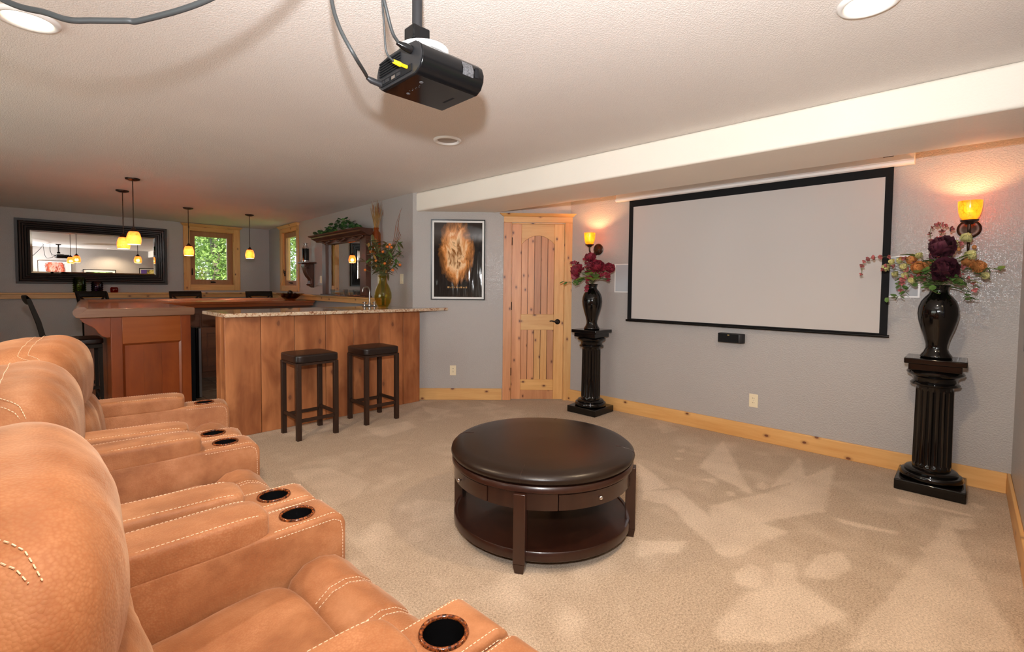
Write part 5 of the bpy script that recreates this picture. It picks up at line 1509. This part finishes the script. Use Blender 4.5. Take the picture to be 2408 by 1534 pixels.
bs_ = on_wall('bottle_shelf', 'small dark shelf holding the amber bottle of dried grass', 'shelf', 'bar', -0.71)
MB().box(-0.13, 0.13, -0.15, -0.001, 1.685, 1.700).build('shelf_board', M['hutch'], bs_, bevel=0.003)
MB().prism([(-0.001, 1.684), (-0.12, 1.684), (-0.06, 1.63), (-0.001, 1.56)], 'x', -0.02, 0.02).build('bracket', M['hutch'], bs_, bevel=0.004)
ab_ = thing('amber_bottle', 'tall amber glass bottle on the small bar shelf', 'bottle', at('bar', -0.72, -0.08, 1.7005))
bb = MB(); bb._cap = False
bb.lathe([(0, 0.002), (0.050, 0.002), (0.054, 0.010), (0.054, 0.245), (0.046, 0.268), (0.030, 0.280), (0.029, 0.305), (0.034, 0.310), (0.034, 0.322), (0.028, 0.322), (0.026, 0.285), (0.042, 0.262), (0.050, 0.24), (0.050, 0.012), (0, 0.008)], 32).build('glass_body', M['amber_glass'], ab_, smooth=60)
wh = thing('dried_grass', 'bunch of dried wheat and grass in the amber bottle', 'plant', at('bar', -0.72, -0.08, 1.712))
for k in range(60):
    a = random.uniform(0, 6.28); r = random.uniform(0.0, 0.11)
    tx, ty = r*math.cos(a), r*math.sin(a)*0.6
    hgt = random.uniform(0.50, 0.65)
    st_ = MB().tube([(0.01*math.cos(a), 0.01*math.sin(a), 0.01), (0.017*math.cos(a), 0.017*math.sin(a), 0.28), (tx*0.6, ty*0.6, 0.28+(hgt-0.28)*0.55), (tx, ty, hgt)], [0.0022, 0.0020, 0.0018, 0.0008], 5).build('grass_stalk', M['wheat'], wh, smooth=180)
    if k % 6 == 0:
        MB().ell((tx*0.88, ty*0.88, hgt-0.06), 0.007, 0.007, 0.05, 8, 6).build('seed_head', M['wheat'] if k % 2 else M['twig'], st_, smooth=180)

# shot glasses and tray on the ledge below the mirror
ty = thing('glass_tray', 'shallow grey tray on the ledge below the bar mirror', 'tray', at('bar', -1.95, -0.112, 1.1535), FRAMES['bar'][1])
MB().box(-0.70, 0.45, -0.030, 0.012, 0.0, 0.006).build('tray_base', M['steel'], ty, bevel=0.002)
MB().ring(-0.70, 0.45, 0, 0.010, 0.003, -0.031, -0.028).build('tray_lip', M['steel'], ty)
sg = MB(); sg._cap = False
sgm = sg.lathe([(0, 0), (0.022, 0), (0.024, 0.012), (0.034, 0.088), (0.032, 0.088), (0.022, 0.020), (0, 0.016)], 20).mesh('shot_glass', M['clear_glass'], 50)
for k, (s, lb) in enumerate(((1.94, 'clear tumbler on the ledge, leftmost of the row'), (1.64, 'clear tumbler on the ledge, second from left'), (1.49, 'clear tumbler on the ledge, third from left'), (1.33, 'clear tumbler on the ledge, nearest the faucet'))):
    g_ = bpy.data.objects.new('tumbler', sgm); link(g_)
    g_.location = at('bar', -s, -0.125 if k < 2 else -0.120, 1.160)
    tag(g_, lb, 'glass', 'tumblers on the bar ledge')

# ---------------------------------------------------------------- things on the counters
vz = thing('glass_vase', 'bulbous olive glass vase on the granite counter', 'vase', (2.865, 4.725, 1.0645))
vb = MB(); vb._cap = False
vb.lathe([(0, 0.001), (0.050, 0.001), (0.056, 0.008), (0.082, 0.055), (0.095, 0.115), (0.092, 0.165), (0.072, 0.225), (0.047, 0.275), (0.038, 0.315), (0.042, 0.345), (0.048, 0.355), (0.044, 0.355), (0.034, 0.316), (0.043, 0.276), (0.068, 0.224), (0.088, 0.165), (0.091, 0.115), (0.078, 0.056), (0.052, 0.012), (0, 0.009)], 44).build('glass_body', M['olive_glass'], vz, smooth=180)
vf = thing('leafy_arrangement', 'loose arrangement of olive leaves and orange berries in the glass vase', 'plant', (2.865, 4.725, 1.08), R(-46))
olm = leaf_mesh('leaf', M['leaf_olive'], 0.085, 0.015, 0.3)
olg = leaf_mesh('leaf', M['leaf'], 0.075, 0.014, 0.2)
olt = leaf_mesh('leaf', M['wheat'], 0.06, 0.012, 0.2)
rnd = random.Random(11)
for k in range(26):
    a = 2*PI*k/26+rnd.uniform(-.2, .2)
    r = rnd.uniform(0.08, 0.22); hh = rnd.uniform(0.48, 0.74)-0.3*max(0, r-0.15)
    tip = (r*math.cos(a), r*math.sin(a)*0.7, hh)
    pts = smooth_path([(0.012*math.cos(a), 0.012*math.sin(a), 0.01), (0.02*math.cos(a), 0.02*math.sin(a), 0.30), (tip[0]*0.5, tip[1]*0.5, 0.30+(hh-0.30)*0.6), tip], 5)
    st_ = MB().tube(pts, 0.0024, 5).build('stalk', M['stem'], vf, smooth=180)
    for j in range(12):
        p = pts[min(len(pts)-1, 7+j*len(pts)//16)]
        d = Vector((rnd.gauss(0, 1), rnd.gauss(0, 1), rnd.gauss(0.3, .7)))
        inst((olm, olm, olg, olt)[rnd.randrange(4)], 'leaf', st_, p, d.normalized().to_track_quat('X', 'Z').to_euler(), rnd.uniform(.8, 1.35))
bm2 = MB().ell((0, 0, 0), 0.019, 0.019, 0.018, 12, 8).mesh('berry', M['berry'], 180)
for p in ((0.02, -0.08, 0.60), (0.09, -0.06, 0.68), (0.07, -0.08, 0.655), (0.20, -0.05, 0.46), (0.05, -0.12, 0.47), (-0.19, -0.03, 0.40), (-0.12, -0.06, 0.60), (0.11, -0.07, 0.65), (0.13, -0.09, 0.40), (-0.05, -0.10, 0.50)):
    MB().tube(smooth_path([(0, 0, 0.05), (p[0]*0.12, p[1]*0.12, 0.30), (p[0]*0.6, p[1]*0.6, 0.30+(p[2]-0.30)*0.7), p], 5), 0.0016, 5).build('berry_stem', M['stem'], vf, smooth=180)
    inst(bm2, 'berry', vf, p, sc=0.85)
for k in range(4):
    MB().tube(smooth_path([(0.01, 0, 0.05), (0.07, 0.02, 0.55), (0.12+0.02*k, 0.03, 0.78), (0.14+0.015*k, 0.03, 0.92-0.04*k), (0.20-0.02*k, 0.04, 1.10-0.07*k)], 6), [0.003]*18+[0.002]*6+[0.001], 5).build('curly_twig', M['twig'], vf, smooth=180)

fa = thing('bar_faucet', 'brushed steel gooseneck faucet with two cross handles behind the granite', 'faucet', (2.856, 5.00, 1.0645), R(0))
MB().box(-0.085, 0.085, -0.022, 0.022, 0, 0.008).build('deck_plate', M['steel'], fa, bevel=0.003)
MB().tube(smooth_path([(0, 0, 0.008), (0, 0, 0.12), (0, 0, 0.19), (-0.03, 0.0, 0.225), (-0.075, 0.0, 0.215), (-0.09, 0.0, 0.17)], 8), 0.0085, 10).build('spout', M['steel'], fa, smooth=60)
MB().lathe([(0, 0.008), (0.018, 0.008), (0.018, 0.040), (0.012, 0.048), (0, 0.048)], 18).build('spout_base', M['steel'], fa, smooth=40)
for s in (-1, 1):
    hb = MB().lathe([(0, 0.008), (0.014, 0.008), (0.014, 0.035), (0.009, 0.042), (0.009, 0.055), (0, 0.058)], 16, (s*0.062, 0, 0)).build('valve', M['steel'], fa, smooth=40)
    MB().tube([(s*0.062-0.026, 0, 0.051), (s*0.062+0.026, 0, 0.051)], 0.005, 8).build('cross_handle', M['steel'], hb, smooth=60)

bw = thing('glass_bowl', 'wide smoky glass bowl on the bar top', 'bowl', (3.10, 7.90, 1.0625))
b3 = MB(); b3._cap = False
b3.lathe([(0, 0.0), (0.07, 0.0), (0.085, 0.012), (0.14, 0.055), (0.20, 0.098), (0.215, 0.105), (0.205, 0.106), (0.14, 0.065), (0.08, 0.022), (0, 0.012)], 40, rfn=lambda r, z, a: r*(1+0.04*(z > 0.09)*math.cos(a*10))).build('bowl_body', M['bowl_glass'], bw, smooth=60)
bmesh_ = MB().ell((0, 0, 0), 0.042, 0.042, 0.040, 14, 10).mesh('decor_ball', M['stool_leather'], 180)
for k, (x, y, z) in enumerate(((-0.05, -0.04, 0.058), (0.045, -0.045, 0.058), (0.0, 0.055, 0.060), (-0.005, -0.01, 0.115), (0.09, 0.03, 0.075), (-0.09, 0.03, 0.075))):
    g_ = bpy.data.objects.new('decor_ball', bmesh_); link(g_)
    g_.location = (3.10+x, 7.90+y, 1.0625+z)
    tag(g_, 'dark decorative ball piled in the smoky glass bowl', 'ball', 'decorative balls in the bowl')

def jar(name, mk, r, h, x, lb):
    t = thing(name, lb, 'candle jar', (x, 9.87-0.062, 1.1535))
    b = MB(); b._cap = False
    b.lathe([(0, 0.001), (r*0.85, 0.001), (r, 0.01), (r*1.02, h*0.5), (r, h*0.85), (r*0.8, h), (r*0.76, h), (r*0.94, h*0.84), (r*0.96, h*0.5), (r*0.94, 0.014), (0, 0.010)], 32).build('glass_body', M[mk], t, smooth=50)
    n = 10
    bump_ = MB().ell((0, 0, 0), 0.010, 0.006, 0.010, 8, 6).mesh('glass_bead', M[mk], 180)
    if h > 0.12:
        for k in range(14):
            for j in range(int(h/0.03)):
                a = 2*PI*k/14
                inst(bump_, 'glass_bead', t, (r*1.015*math.cos(a), r*1.015*math.sin(a), 0.022+j*0.029), (0, 0, a+PI/2))
jar('green_jar', 'green_glass', 0.072, 0.235, 0.722, 'tall green beaded glass jar on the ledge below the mirror')
jar('purple_jar', 'purple_glass', 0.068, 0.175, 0.925, 'purple beaded glass jar on the ledge next to the green one')
jar('orange_votive', 'orange_glass', 0.050, 0.085, 1.130, 'small orange glass votive on the ledge below the mirror')
